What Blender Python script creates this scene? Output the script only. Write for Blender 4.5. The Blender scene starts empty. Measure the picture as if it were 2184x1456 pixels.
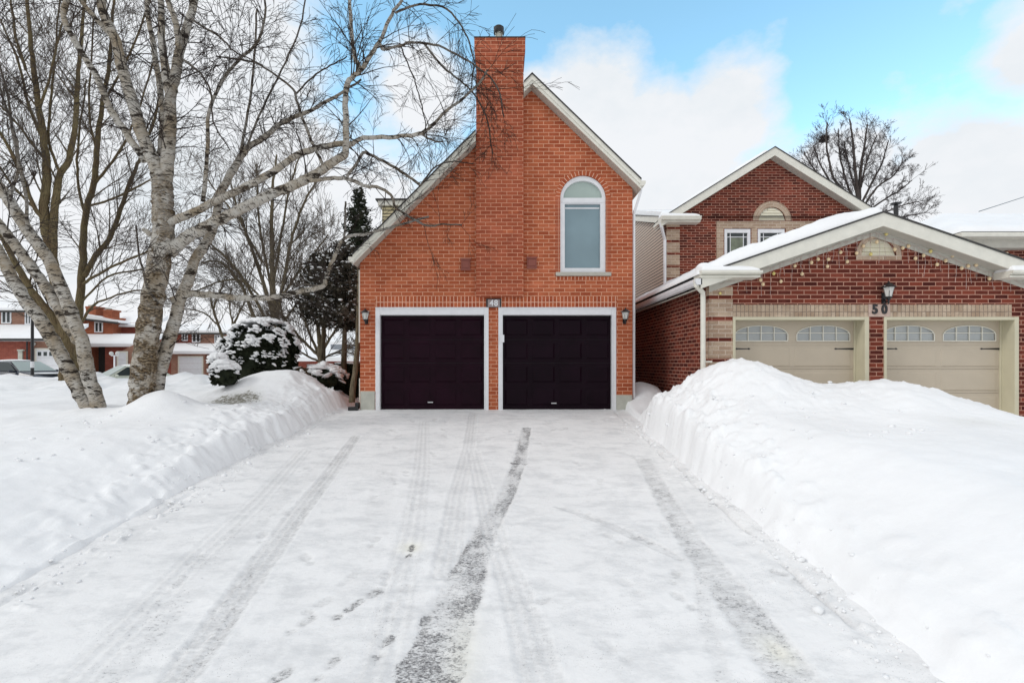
import bpy, bmesh, math, random
import numpy as np
from mathutils import Vector, Matrix, Euler
from mathutils.geometry import tessellate_polygon

R = math.radians
F = 1120.0; CX = 1070.0; HY = 775.0; CZ = 1.03      # focal length (px of the 2184 wide photo), optical axis, eye height
D = 11.73                                           # distance camera -> front of house 48
G = 0.103                                           # slope of the driveway
scene = bpy.context.scene
col = scene.collection
random.seed(7)

def P(px, py, Y):
    return Vector(((px - CX) / F * Y, Y, CZ + (HY - py) / F * Y))
def X_(px, Y): return (px - CX) / F * Y
def Z_(py, Y): return CZ + (HY - py) / F * Y

# ------------------------------------------------------------------ noise
def perlin(x, y, seed=0):
    rs = np.random.RandomState(seed)
    perm = rs.permutation(256); perm = np.concatenate([perm, perm])
    ang = rs.rand(256) * 2 * np.pi
    gx, gy = np.cos(ang), np.sin(ang)
    xi = np.floor(x).astype(np.int64); yi = np.floor(y).astype(np.int64)
    xf = x - xi; yf = y - yi
    def h(a, b): return perm[(perm[a & 255] + b) & 255]
    u = xf**3 * (xf * (xf * 6 - 15) + 10); v = yf**3 * (yf * (yf * 6 - 15) + 10)
    def d(a, b, ox, oy):
        k = h(a, b); return gx[k] * ox + gy[k] * oy
    n00 = d(xi, yi, xf, yf); n10 = d(xi + 1, yi, xf - 1, yf)
    n01 = d(xi, yi + 1, xf, yf - 1); n11 = d(xi + 1, yi + 1, xf - 1, yf - 1)
    return (n00 * (1 - u) + n10 * u) * (1 - v) + (n01 * (1 - u) + n11 * u) * v
def fbm(x, y, octv=4, seed=0):
    t = 0; a = 1.0; f = 1.0
    for k in range(octv):
        t = t + a * perlin(x * f + 17.3 * k, y * f + 5.1 * k, seed + k); a *= .5; f *= 2.03
    return t
def ss(t):
    t = np.clip(t, 0, 1); return t * t * (3 - 2 * t)

# ------------------------------------------------------------------ terrain
def z_drive(Y):
    return np.where(Y < D, np.where(Y > 1.0, -G * (D - Y), -G * (D - 1) + (Y - 1) * .04), 0.0)
def gauss(X, Y, cx, cy, sx, sy, a):
    return a * np.exp(-((X - cx) / sx)**2 / 2 - ((Y - cy) / sy)**2 / 2)
XL, XR = -3.85, 2.6
def terrain(X, Y):
    X = np.asarray(X, float); Y = np.asarray(Y, float)
    zd = z_drive(Y)
    n1 = fbm(X * .6, Y * .6, 4, 3); n2 = fbm(X * 2.6, Y * 2.6, 4, 11); n3 = fbm(X * 9, Y * 9, 3, 23)
    ch = np.maximum(0, fbm(X * 4.2 + 8, Y * 4.2, 3, 131) - .05); ch2 = np.maximum(0, fbm(X * 11, Y * 11, 2, 137) - .1)
    # ---- left lawn
    L = np.interp(Y, [-5, 2, 4, 6, 9, 12, 16, 19.5, 21, 23, 30, 60, 400], [-1.2, -.75, -.38, -.08, .24, .30, .20, .42, .22, -.3, -.5, -.45, -.4])
    far = ss((Y - 13) / 6)
    L = L + n1 * .08 * (1 + 2.2 * far) + n2 * (.012 + .12 * far) + n3 * .0025 + .35 * far * np.abs(perlin(X * .55 + 3, Y * .55, 44))
    L = L + gauss(X, Y, -4.75, 11.7, .95, .8, .50) + gauss(X, Y, -5.5, 12.6, .9, .9, .22)
    L = L + gauss(X, Y, -5.74, 8.9, .36, .36, .36) + gauss(X, Y, -7.0, 8.9, .3, .3, .06)
    L = L + gauss(X, Y, -3.45, 12.6, .35, .7, .22) - gauss(X, Y, -3.95, 13.2, .22, 1.2, .25)
    edge = XL + .22 * ss((Y - 8) / 3) + .12 * fbm(Y * .7 + 3, X * 0 + 2.2, 2, 5) + .03 * n2 + .008 * n3
    s = edge - X
    near = ss((9.0 - Y) / 4.5)
    a = .52 * (1 - near) + .12
    face = a * ss(s / (.26 + .3 * near)) + (1 - a) * ss(s / (1.1 + 1.1 * near))
    zl = zd + (L - zd) * face + (.035 * n2 + .09 * ch + .03 * ch2) * ss((s + .05) / .15) * (1 - ss((s - .55) / .7)) * (1.2 - .45 * near) + .02 * ch2 * ss(s / .3) * ss((fbm(X * .9, Y * .9, 2, 141) + .05) / .3)
    # ---- right bank
    B = zd + .78 - .55 * ss((Y - 9.3) / 1.4) + .1 * (1 - ss((Y - 2) / 3))
    B = B + gauss(X, Y, 3.85, 8.85, .50, .8, .50) + gauss(X, Y, 4.45, 8.5, .45, .7, .20) + gauss(X, Y, 5.85, 8.0, .75, .7, .34)
    B = B * 1.0 - .75 * ss((Y - 9.0) / .75) * ss((X - 4.1) / .6)
    B = B - .5 * ss((X - 6.6) / 2.5) * ss((Y - 5) / 2)
    B = np.maximum(B, np.where(Y > 8.8, .0, -9))
    B = B + n1 * .05 + n2 * .012 * (1 + 1.5 * ss((Y - 7) / 1.5)) + n3 * .003 * (1 + 2 * ss((Y - 7) / 1.5)) + .03 * np.abs(perlin(X * 2.6, Y * 2.6, 41)) * ss((Y - 6) / 2)
    edr = XR + .09 * fbm(Y * .8, X * 0 + 9.2, 3, 8) + .035 * n2 + .006 * n3 + .16 * (ss((Y - 9.6) / .8))
    s2 = X - edr
    nr = ss((8.0 - Y) / 4.0)
    a2 = .56 * (1 - nr) + .20
    face2 = a2 * ss(s2 / (.16 + .25 * nr)) + (1 - a2) * ss(s2 / (1.0 + .8 * nr))
    zr = zd + (B - zd) * face2 + (.03 * n2 + .10 * ch + .035 * ch2) * ss((s2 + .05) / .12) * (1 - ss((s2 - .45) / .6)) * (.6 + .9 * (1 - nr)) + (.03 * ch2 + .04 * ch) * ss(s2 / .3) * ss((Y - 6.5) / 1.5) + .012 * ch2 * ss(s2 / .4)
    endcut = ss((10.75 - Y + .12 * n2) / .22)
    zr = zd + (zr - zd) * endcut
    zr = np.where((Y > 10.6) & (X > 2.75), np.maximum(zr, gauss(X, Y, 3.35, 12.6, .55, .8, .62) - .03 + .02 * n2), zr)
    z = np.where(X < -.5, zl, zr)
    z = np.where((X > -3.4) & (Y > D + .1) & (X < 2.9), -.02, z)
    z = np.where((X > 3.7) & (Y > 10.0), np.minimum(z, -.03), z)
    bk = ss((Y - 40) / 30) * (X > 0)
    z = z - .4 * bk
    z = z - .05 * ((X > XL - .1) & (X < XR + .2) & (Y < D + .15) & (Y > -6))
    return z
def tz(x, y): return float(terrain(np.array([x]), np.array([y]))[0])

# ------------------------------------------------------------------ node helpers
MATS = {}
def new_mat(name):
    m = bpy.data.materials.new(name); m.use_nodes = True
    nt = m.node_tree; b = nt.nodes['Principled BSDF']
    MATS[name] = m
    return m, nt, b
def N(nt, t, **kw):
    n = nt.nodes.new(t)
    for k, v in kw.items():
        if k.startswith('i_'):
            key = k[2:]
            n.inputs[int(key) if key.isdigit() else key.replace('_', ' ')].default_value = v
        else: setattr(n, k, v)
    return n
def L_(nt, a, b): nt.links.new(a, b)
def ramp(nt, fac, stops):
    r = N(nt, 'ShaderNodeValToRGB'); e = r.color_ramp.elements
    while len(e) > 2: e.remove(e[-1])
    for i, (p, c) in enumerate(stops):
        if i > 1: e.new(p)
        e[i].position = p; e[i].color = (c[0], c[1], c[2], 1) if len(c) == 3 else c
    L_(nt, fac, r.inputs[0]); return r.outputs[0]
def mixc(nt, fac, a, b, mode='MIX'):
    m = N(nt, 'ShaderNodeMix', data_type='RGBA', blend_type=mode)
    for i, v in ((0, fac), (6, a), (7, b)):
        if hasattr(v, 'node'): L_(nt, v, m.inputs[i])
        else: m.inputs[i].default_value = v if i == 0 else (v[0], v[1], v[2], 1)
    return m.outputs[2]
def math_(nt, op, a, b=0.0, clamp=False):
    m = N(nt, 'ShaderNodeMath', operation=op); m.use_clamp = clamp
    for i, v in enumerate((a, b)):
        if hasattr(v, 'node'): L_(nt, v, m.inputs[i])
        else: m.inputs[i].default_value = v
    return m.outputs[0]
def noise(nt, vec, scale, detail=4, rough=.5, dim='3D'):
    n = N(nt, 'ShaderNodeTexNoise'); n.inputs['Scale'].default_value = scale
    n.inputs['Detail'].default_value = detail; n.inputs['Roughness'].default_value = rough
    if vec is not None: L_(nt, vec, n.inputs['Vector'])
    return n.outputs[0]
def vmul(nt, vec, s):
    m = N(nt, 'ShaderNodeVectorMath', operation='MULTIPLY'); L_(nt, vec, m.inputs[0]); m.inputs[1].default_value = s
    return m.outputs[0]
def bump(nt, b, h, strength=.3, dist=.01, prev=None):
    n = N(nt, 'ShaderNodeBump'); n.inputs['Strength'].default_value = strength; n.inputs['Distance'].default_value = dist
    L_(nt, h, n.inputs['Height'])
    if prev is not None: L_(nt, prev, n.inputs['Normal'])
    if b is not None: L_(nt, n.outputs[0], b.inputs['Normal'])
    return n.outputs[0]

def plain(name, c, rough=.6, var=.12, scale=6, metal=0, bmp=.1):
    m, nt, b = new_mat(name)
    if sum(c) < .03: b.inputs['Specular IOR Level'].default_value = .09
    tc = N(nt, 'ShaderNodeTexCoord').outputs['Object']
    n = noise(nt, tc, scale, 5, .6)
    lo = [x * (1 - var) for x in c]; hi = [min(1, x * (1 + var)) for x in c]
    L_(nt, ramp(nt, n, [(.3, lo), (.7, hi)]), b.inputs['Base Color'])
    b.inputs['Roughness'].default_value = rough; b.inputs['Metallic'].default_value = metal
    if bmp: bump(nt, b, noise(nt, tc, scale * 6, 3), bmp, .004)
    return m

def brick_mat(name, c1, c2, mortar, bw, rh, ms=.006, offset=.5, stain=None, seed=0, var=.25):
    m, nt, b = new_mat(name)
    uv = N(nt, 'ShaderNodeTexCoord').outputs['UV']
    tc = N(nt, 'ShaderNodeTexCoord').outputs['Object']
    wob = N(nt, 'ShaderNodeVectorMath', operation='MULTIPLY_ADD')
    nz = N(nt, 'ShaderNodeTexNoise'); nz.inputs['Scale'].default_value = 9; L_(nt, uv, nz.inputs['Vector'])
    L_(nt, nz.outputs[1], wob.inputs[0]); wob.inputs[1].default_value = (.007, .007, 0); L_(nt, uv, wob.inputs[2])
    br = N(nt, 'ShaderNodeTexBrick'); br.offset = offset; br.offset_frequency = 2
    L_(nt, wob.outputs[0], br.inputs['Vector'])
    br.inputs['Color1'].default_value = (*c1, 1); br.inputs['Color2'].default_value = (*c2, 1); br.inputs['Mortar'].default_value = (*mortar, 1)
    br.inputs['Scale'].default_value = 1; br.inputs['Mortar Size'].default_value = ms; br.inputs['Mortar Smooth'].default_value = .25
    br.inputs['Bias'].default_value = 0; br.inputs['Brick Width'].default_value = bw; br.inputs['Row Height'].default_value = rh
    fine = noise(nt, tc, 60, 4, .7)
    big = noise(nt, tc, .9, 4, .6)
    f = ramp(nt, fine, [(.3, (1 - var,) * 3), (.7, (1 + var * .5,) * 3)])
    c = mixc(nt, 1.0, br.outputs[0], f, 'MULTIPLY')
    g = ramp(nt, big, [(.3, (.86, .84, .84)), (.7, (1.1, 1.1, 1.12))])
    c = mixc(nt, 1.0, c, g, 'MULTIPLY')
    mid = noise(nt, vmul(nt, tc, (1.0, 1.0, 2.4)), 1.9, 5, .65)
    c = mixc(nt, ramp(nt, mid, [(.50, (0, 0, 0)), (.72, (.38,) * 3)]), c, tuple(min(1, x * 1.45 + .03) for x in c1))
    if stain is not None:
        st = noise(nt, tc, 2.3, 5, .7)
        c = mixc(nt, ramp(nt, st, [(.56, (0, 0, 0)), (.72, (.55,) * 3)]), c, stain)
    L_(nt, c, b.inputs['Base Color'])
    b.inputs['Roughness'].default_value = .85; b.inputs['Specular IOR Level'].default_value = .15
    inv = math_(nt, 'SUBTRACT', 1.0, br.outputs[1])
    h = math_(nt, 'ADD', inv, math_(nt, 'MULTIPLY', fine, .35))
    bump(nt, b, h, .55, .008)
    return m

# ------------------------------------------------------------------ mesh builder
ORG = {}
class MB:
    def __init__(s): s.v = []; s.f = []; s.uv = {}; s.rad = []
    def add(s, pts, faces, uvs=None):
        o = len(s.v); s.v += [tuple(p) for p in pts]
        for i, f in enumerate(faces):
            if uvs is not None: s.uv[len(s.f)] = uvs[i]
            s.f.append(tuple(o + k for k in f))
    def box(s, x0, x1, y0, y1, z0, z1):
        p = [(x, y, z) for x in (x0, x1) for y in (y0, y1) for z in (z0, z1)]
        s.add(p, [(0, 1, 3, 2), (4, 6, 7, 5), (0, 4, 5, 1), (2, 3, 7, 6), (0, 2, 6, 4), (1, 5, 7, 3)])
        return s
    def obox(s, M, sx, sy, sz):
        p = [M @ Vector((x * sx / 2, y * sy / 2, z * sz / 2)) for x in (-1, 1) for y in (-1, 1) for z in (-1, 1)]
        s.add(p, [(0, 1, 3, 2), (4, 6, 7, 5), (0, 4, 5, 1), (2, 3, 7, 6), (0, 2, 6, 4), (1, 5, 7, 3)])
    def frustum(s, x0, x1, z0, z1, yb, yf, ins):          # raised panel on a face looking to -Y
        p = [(x0, yb, z0), (x1, yb, z0), (x1, yb, z1), (x0, yb, z1), (x0 + ins, yf, z0 + ins), (x1 - ins, yf, z0 + ins), (x1 - ins, yf, z1 - ins), (x0 + ins, yf, z1 - ins)]
        s.add(p, [(4, 5, 6, 7), (0, 1, 5, 4), (1, 2, 6, 5), (2, 3, 7, 6), (3, 0, 4, 7)])
    def prism(s, poly, a0, a1, axis='y', holes=()):
        # poly: 2D points; axis y -> (x,z) extruded along y ; axis x -> (y,z) extruded along x ; axis z -> (x,y) along z
        def mk(p, a):
            if axis == 'y': return (p[0], a, p[1])
            if axis == 'x': return (a, p[0], p[1])
            return (p[0], p[1], a)
        loops = [poly] + list(holes)
        tris = tessellate_polygon([[Vector((p[0], p[1], 0)) for p in l] for l in loops])
        allp = [p for l in loops for p in l]; n = len(allp)
        if not holes and False: pass
        fs = [tuple(t) for t in tris] + [tuple(n + k for k in reversed(t)) for t in tris]
        o = 0
        for l in loops:
            m = len(l)
            for i in range(m): fs.append((o + i, o + (i + 1) % m, n + o + (i + 1) % m, n + o + i))
            o += m
        s.add([mk(p, a0) for p in allp] + [mk(p, a1) for p in allp], fs)
        return s
    def tube(s, pts, rads, sides=6, cap=True):
        pts = [Vector(p) for p in pts]; n = len(pts); o = len(s.v)
        up = Vector((.31, .2, .93)); d0 = (pts[1] - pts[0]).normalized()
        if abs(d0.dot(up)) > .95: up = Vector((1, 0, 0))
        a = d0.cross(up).normalized(); ln = 0; lens = []
        for i in range(n):
            d = (pts[min(i + 1, n - 1)] - pts[max(i - 1, 0)])
            d = d.normalized() if d.length > 1e-9 else d0
            a = (a - d * a.dot(d)); a = a.normalized() if a.length > 1e-6 else d.orthogonal().normalized()
            b = d.cross(a)
            if i: ln += (pts[i] - pts[i - 1]).length
            lens.append(ln)
            for k in range(sides):
                t = 2 * math.pi * k / sides
                s.v.append(tuple(pts[i] + (a * math.cos(t) + b * math.sin(t)) * rads[i]))
        while len(s.rad) < o: s.rad.append(.02)
        for i in range(n): s.rad += [rads[i]] * sides
        r0 = max(rads)
        for i in range(n - 1):
            for k in range(sides):
                k2 = (k + 1) % sides
                s.uv[len(s.f)] = [(2 * math.pi * r0 * k / sides, lens[i]), (2 * math.pi * r0 * (k + 1) / sides, lens[i]), (2 * math.pi * r0 * (k + 1) / sides, lens[i + 1]), (2 * math.pi * r0 * k / sides, lens[i + 1])]
                s.f.append((o + i * sides + k, o + i * sides + k2, o + (i + 1) * sides + k2, o + (i + 1) * sides + k))
        if cap and sides > 3:
            s.f.append(tuple(o + k for k in reversed(range(sides)))); s.f.append(tuple(o + (n - 1) * sides + k for k in range(sides)))
        return s
    def lathe(s, c, prof, sides=16, M=None):
        o = len(s.v)
        for r, z in prof:
            for k in range(sides):
                t = 2 * math.pi * k / sides; p = Vector((r * math.cos(t), r * math.sin(t), z))
                if M: p = M @ p
                s.v.append(tuple(p + Vector(c)))
        for i in range(len(prof) - 1):
            for k in range(sides):
                k2 = (k + 1) % sides
                s.f.append((o + i * sides + k, o + i * sides + k2, o + (i + 1) * sides + k2, o + (i + 1) * sides + k))
        s.f.append(tuple(o + k for k in reversed(range(sides)))); s.f.append(tuple(o + (len(prof) - 1) * sides + k for k in range(sides)))
        return s
    def blob(s, c, r, seed=0, nz=.18, sub=2, R3=None):
        bm = bmesh.new(); bmesh.ops.create_icosphere(bm, subdivisions=sub, radius=1)
        rnd = random.Random(seed); ph = [rnd.uniform(0, 9) for _ in range(6)]
        pts = []
        for v in bm.verts:
            p = v.co
            k = 1 + nz * (math.sin(3.1 * p.x + ph[0]) * math.sin(2.7 * p.y + ph[1]) + .6 * math.sin(5.3 * p.z + ph[2] + 2 * p.x) + .4 * math.sin(7.7 * p.y + ph[3] + 3 * p.x))
            q = Vector((p.x * r[0] * k, p.y * r[1] * k, p.z * r[2] * k))
            if R3: q = R3 @ q
            pts.append(q + Vector(c))
        s.add(pts, [tuple(v.index for v in f.verts) for f in bm.faces]); bm.free()
    def build(s, name, mat, parent=None, smooth=False, bevel=0, label=None):
        org = ORG.get(parent.name, Vector()) if parent else Vector()
        me = bpy.data.meshes.new(name)
        me.from_pydata([(v[0] - org[0], v[1] - org[1], v[2] - org[2]) for v in s.v], [], s.f)
        me.update()
        uvl = me.uv_layers.new(name='UVMap')
        vs = s.v; arr = np.zeros((len(me.loops), 2))
        for p in me.polygons:
            cu = s.uv.get(p.index)
            if cu is not None and len(cu) == p.loop_total:
                for j in range(p.loop_total): arr[p.loop_start + j] = cu[j]
            else:
                n = p.normal; ax, ay, az = abs(n.x), abs(n.y), abs(n.z)
                for j, vi in enumerate(p.vertices):
                    v = vs[vi]
                    arr[p.loop_start + j] = (v[1], v[2]) if (ax > ay and ax > az) else ((v[0], v[2]) if ay >= az else (v[0], v[1]))
        uvl.data.foreach_set('uv', arr.ravel())
        if s.rad:
            while len(s.rad) < len(s.v): s.rad.append(.02)
            at = me.attributes.new('rad', 'FLOAT', 'POINT'); at.data.foreach_set('value', s.rad)
        if smooth: me.polygons.foreach_set('use_smooth', [True] * len(me.polygons))
        if mat is not None: me.materials.append(mat)
        o = bpy.data.objects.new(name, me); col.objects.link(o)
        if parent: o.parent = parent; ORG[o.name] = org
        else: ORG[o.name] = Vector()
        if bevel:
            md = o.modifiers.new('bevel', 'BEVEL'); md.width = bevel; md.segments = 2; md.limit_method = 'ANGLE'
        if label: o['label'] = label
        return o

def thing(name, label, cat, loc=(0, 0, 0), group=None):
    o = bpy.data.objects.new(name, None); col.objects.link(o); o.empty_display_size = .2
    o.location = loc; ORG[o.name] = Vector(loc)
    o['label'] = label; o['category'] = cat
    if group: o['group'] = group
    return o
def tag(o, label, cat, group=None):
    o['label'] = label; o['category'] = cat
    if group: o['group'] = group
    return o
def copy_tree(o, parent=None):
    c = o.copy(); col.objects.link(c)
    if parent: c.parent = parent
    for ch in [x for x in o.children]: copy_tree(ch, c)
    return c

# ------------------------------------------------------------------ materials
def snow_material(name, base=(.875, .88, .885), tracks=False, debris=False):
    m, nt, b = new_mat(name)
    tc = N(nt, 'ShaderNodeTexCoord').outputs['Object']
    n = noise(nt, tc, .8, 6, .6)
    c = ramp(nt, n, [(.3, tuple(x * .95 for x in base)), (.7, tuple(min(.95, x * 1.03) for x in base))])
    fine = noise(nt, tc, 55, 5, .65)
    medium = noise(nt, tc, 9, 6, .6)
    h = math_(nt, 'ADD', math_(nt, 'MULTIPLY', medium, 1.0), math_(nt, 'MULTIPLY', fine, .22))
    if tracks:
        at = N(nt, 'ShaderNodeAttribute', attribute_name='mask').outputs[0]
        sp = N(nt, 'ShaderNodeSeparateColor'); L_(nt, at, sp.inputs[0])
        st = vmul(nt, tc, (.75, 1.35, 1.0))
        sk = math_(nt, 'ADD', math_(nt, 'MULTIPLY', noise(nt, st, 52, 8, .78), .72), math_(nt, 'MULTIPLY', noise(nt, st, 15, 5, .7), .28))
        th = math_(nt, 'SUBTRACT', .715, math_(nt, 'MULTIPLY', sp.outputs[0], .26))
        spk = math_(nt, 'MULTIPLY', math_(nt, 'SUBTRACT', sk, th), 9, True)
        spk = math_(nt, 'MULTIPLY', spk, math_(nt, 'MULTIPLY', sp.outputs[0], 3.0, True))
        smear = noise(nt, vmul(nt, tc, (3.0, 9.0, 1.0)), 3.0, 5, .65)
        g = math_(nt, 'MULTIPLY', math_(nt, 'MULTIPLY', sp.outputs[1], math_(nt, 'ADD', .25, math_(nt, 'MULTIPLY', smear, 1.1))), 1.0, True)
        mot = ramp(nt, noise(nt, st, 24, 7, .75), [(.40, (.25,) * 3), (.60, (1.25,) * 3)])
        g = math_(nt, 'MULTIPLY', g, mot, True)
        # large thin scraped patches all over
        sc = noise(nt, vmul(nt, tc, (1.0, 1.6, 1.0)), 2.6, 9, .74)
        scr = ramp(nt, sc, [(.46, (0, 0, 0)), (.64, (.72,) * 3)])
        c = mixc(nt, scr, c, (.63, .635, .64))
        gr = noise(nt, tc, 95, 2, .5)
        gm = ramp(nt, noise(nt, tc, 1.7, 4, .6), [(.45, (0, 0, 0)), (.62, (1, 1, 1))])
        c = mixc(nt, math_(nt, 'MULTIPLY', ramp(nt, gr, [(.66, (0, 0, 0)), (.71, (.8,) * 3)]), gm), c, (.3, .29, .28))
        c = mixc(nt, g, c, (.44, .435, .43))
        c = mixc(nt, sp.outputs[2], c, (.80, .78, .68))
        c = mixc(nt, spk, c, (.14, .135, .14))
        h = math_(nt, 'SUBTRACT', h, math_(nt, 'MULTIPLY', spk, .5))
    if debris:
        at = N(nt, 'ShaderNodeAttribute', attribute_name='mask').outputs[0]
        sp = N(nt, 'ShaderNodeSeparateColor'); L_(nt, at, sp.inputs[0])
        sk = noise(nt, tc, 17, 6, .7)
        th = math_(nt, 'SUBTRACT', .86, math_(nt, 'MULTIPLY', sp.outputs[0], .46))
        spk = math_(nt, 'MULTIPLY', math_(nt, 'SUBTRACT', sk, th), 8, True)
        spk = math_(nt, 'MULTIPLY', spk, math_(nt, 'MULTIPLY', sp.outputs[0], 3.0, True))
        c = mixc(nt, sp.outputs[1], c, (.55, .54, .49))
        c = mixc(nt, spk, c, (.17, .155, .115))
    L_(nt, c, b.inputs['Base Color'])
    b.inputs['Roughness'].default_value = .6
    b.inputs['Specular IOR Level'].default_value = .3
    bump(nt, b, h, .42 if not tracks else .5, .018 if not tracks else .014)
    return m
M_snow = snow_material('snow')
M_ground = snow_material('snow_cover', debris=True)
M_drive = snow_material('packed_snow', base=(.845, .842, .838), tracks=True)
M_b48 = brick_mat('orange_brick', (.48, .135, .060), (.35, .080, .034), (.76, .42, .27), .235, .0848, .0066)
M_b48s = brick_mat('orange_soldier_brick', (.48, .13, .055), (.32, .068, .03), (.82, .48, .34), .082, .30, .0085, offset=0)
M_b48c = brick_mat('chimney_brick', (.41, .108, .052), (.30, .070, .034), (.70, .36, .23), .235, .0848, .0062, stain=(.30, .085, .05))
M_b50 = brick_mat('dark_red_brick', (.215, .048, .028), (.062, .013, .010), (.52, .29, .21), .246, .080, .0078)
M_b50b = brick_mat('beige_brick', (.50, .385, .28), (.36, .25, .175), (.60, .50, .40), .246, .080, .0075)
M_b50s = brick_mat('beige_soldier_brick', (.54, .43, .32), (.40, .29, .20), (.22, .17, .13), .077, .40, .0065, offset=0)
M_far1 = brick_mat('far_red_brick', (.30, .085, .055), (.25, .07, .05), (.38, .18, .14), .24, .08, .004)
M_far2 = brick_mat('far_orange_brick', (.38, .12, .06), (.32, .10, .05), (.44, .22, .15), .24, .08, .004)
M_far3 = brick_mat('far_tan_brick', (.36, .20, .14), (.30, .16, .11), (.40, .26, .20), .24, .08, .004)
M_white = plain('white_paint', (.74, .745, .76), .45, .05)
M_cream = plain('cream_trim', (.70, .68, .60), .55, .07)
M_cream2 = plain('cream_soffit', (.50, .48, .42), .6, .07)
M_tan = plain('tan_door_paint', (.50, .43, .335), .5, .035, 3)
M_tan2 = plain('tan_trim_paint', (.56, .52, .38), .5, .06, 3)
M_door = plain('dark_burgundy_paint', (.0110, .0015, .0060), .42, .3, 2, bmp=.03)
M_door2 = plain('black_plum_paint', (.0070, .0014, .0050), .42, .3, 2, bmp=.03)
M_black = plain('black_metal', (.012, .012, .013), .35, .2, 8)
M_shingle = plain('dark_shingle', (.05, .048, .046), .9, .4, 30, bmp=.5)
M_conc = plain('concrete', (.46, .46, .40), .85, .12, 7, bmp=.4)
M_stone = plain('stone_sill', (.45, .43, .37), .8, .1, 9)
M_vent = plain('brown_vent', (.22, .055, .035), .5, .1, 9)
M_steel = plain('steel', (.55, .55, .56), .35, .1, 9, metal=.8)
M_plate = plain('grey_plate', (.30, .25, .25), .6, .1, 20)
M_greyroof = plain('grey_siding', (.35, .38, .42), .7, .15, 4)
M_wire = plain('pale_wire', (.52, .40, .36), .6, .1, 9)
def glass_mat(name, c, rough=.08):
    m, nt, b = new_mat(name)
    tc = N(nt, 'ShaderNodeTexCoord').outputs['Object']
    n = noise(nt, tc, 1.3, 3)
    L_(nt, ramp(nt, n, [(.3, tuple(x * .9 for x in c)), (.7, tuple(x * 1.08 for x in c))]), b.inputs['Base Color'])
    b.inputs['Roughness'].default_value = rough; b.inputs['Specular IOR Level'].default_value = .5
    return m
M_gblue = glass_mat('glass_over_blue_blind', (.20, .285, .32))
M_ggreen = glass_mat('glass_over_pale_blind', (.38, .46, .42))
M_ventc = plain('vent_cream', (.76, .72, .57), .6, .05)
M_frost = glass_mat('frosted_windshield', (.36, .42, .39), .3)
M_gdark = glass_mat('dark_glass', (.035, .045, .045))
M_ggarage = glass_mat('frosted_garage_glass', (.40, .42, .42), .25)
M_lampg = glass_mat('lantern_glass', (.55, .55, .52), .3)
M_bulb = plain('warm_bulb', (.80, .62, .38), .3, .2, 30)
M_bulby = plain('yellow_bulb', (.70, .58, .20), .3, .2, 30)
def siding(name, c):
    m, nt, b = new_mat(name)
    uv = N(nt, 'ShaderNodeTexCoord').outputs['UV']; sp = N(nt, 'ShaderNodeSeparateXYZ'); L_(nt, uv, sp.inputs[0])
    fr = math_(nt, 'FRACT', math_(nt, 'DIVIDE', sp.outputs[1], .1))
    L_(nt, ramp(nt, fr, [(0, tuple(x * .12 for x in c)), (.26, tuple(x * .2 for x in c)), (.36, c), (1, tuple(x * 1.05 for x in c))]), b.inputs['Base Color'])
    b.inputs['Roughness'].default_value = .6
    bump(nt, b, math_(nt, 'SUBTRACT', 1.0, fr), .8, .02)
    return m
M_siding = siding('beige_siding', (.58, .47, .38))
M_ysiding = siding('yellow_siding', (.62, .54, .33))
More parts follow.
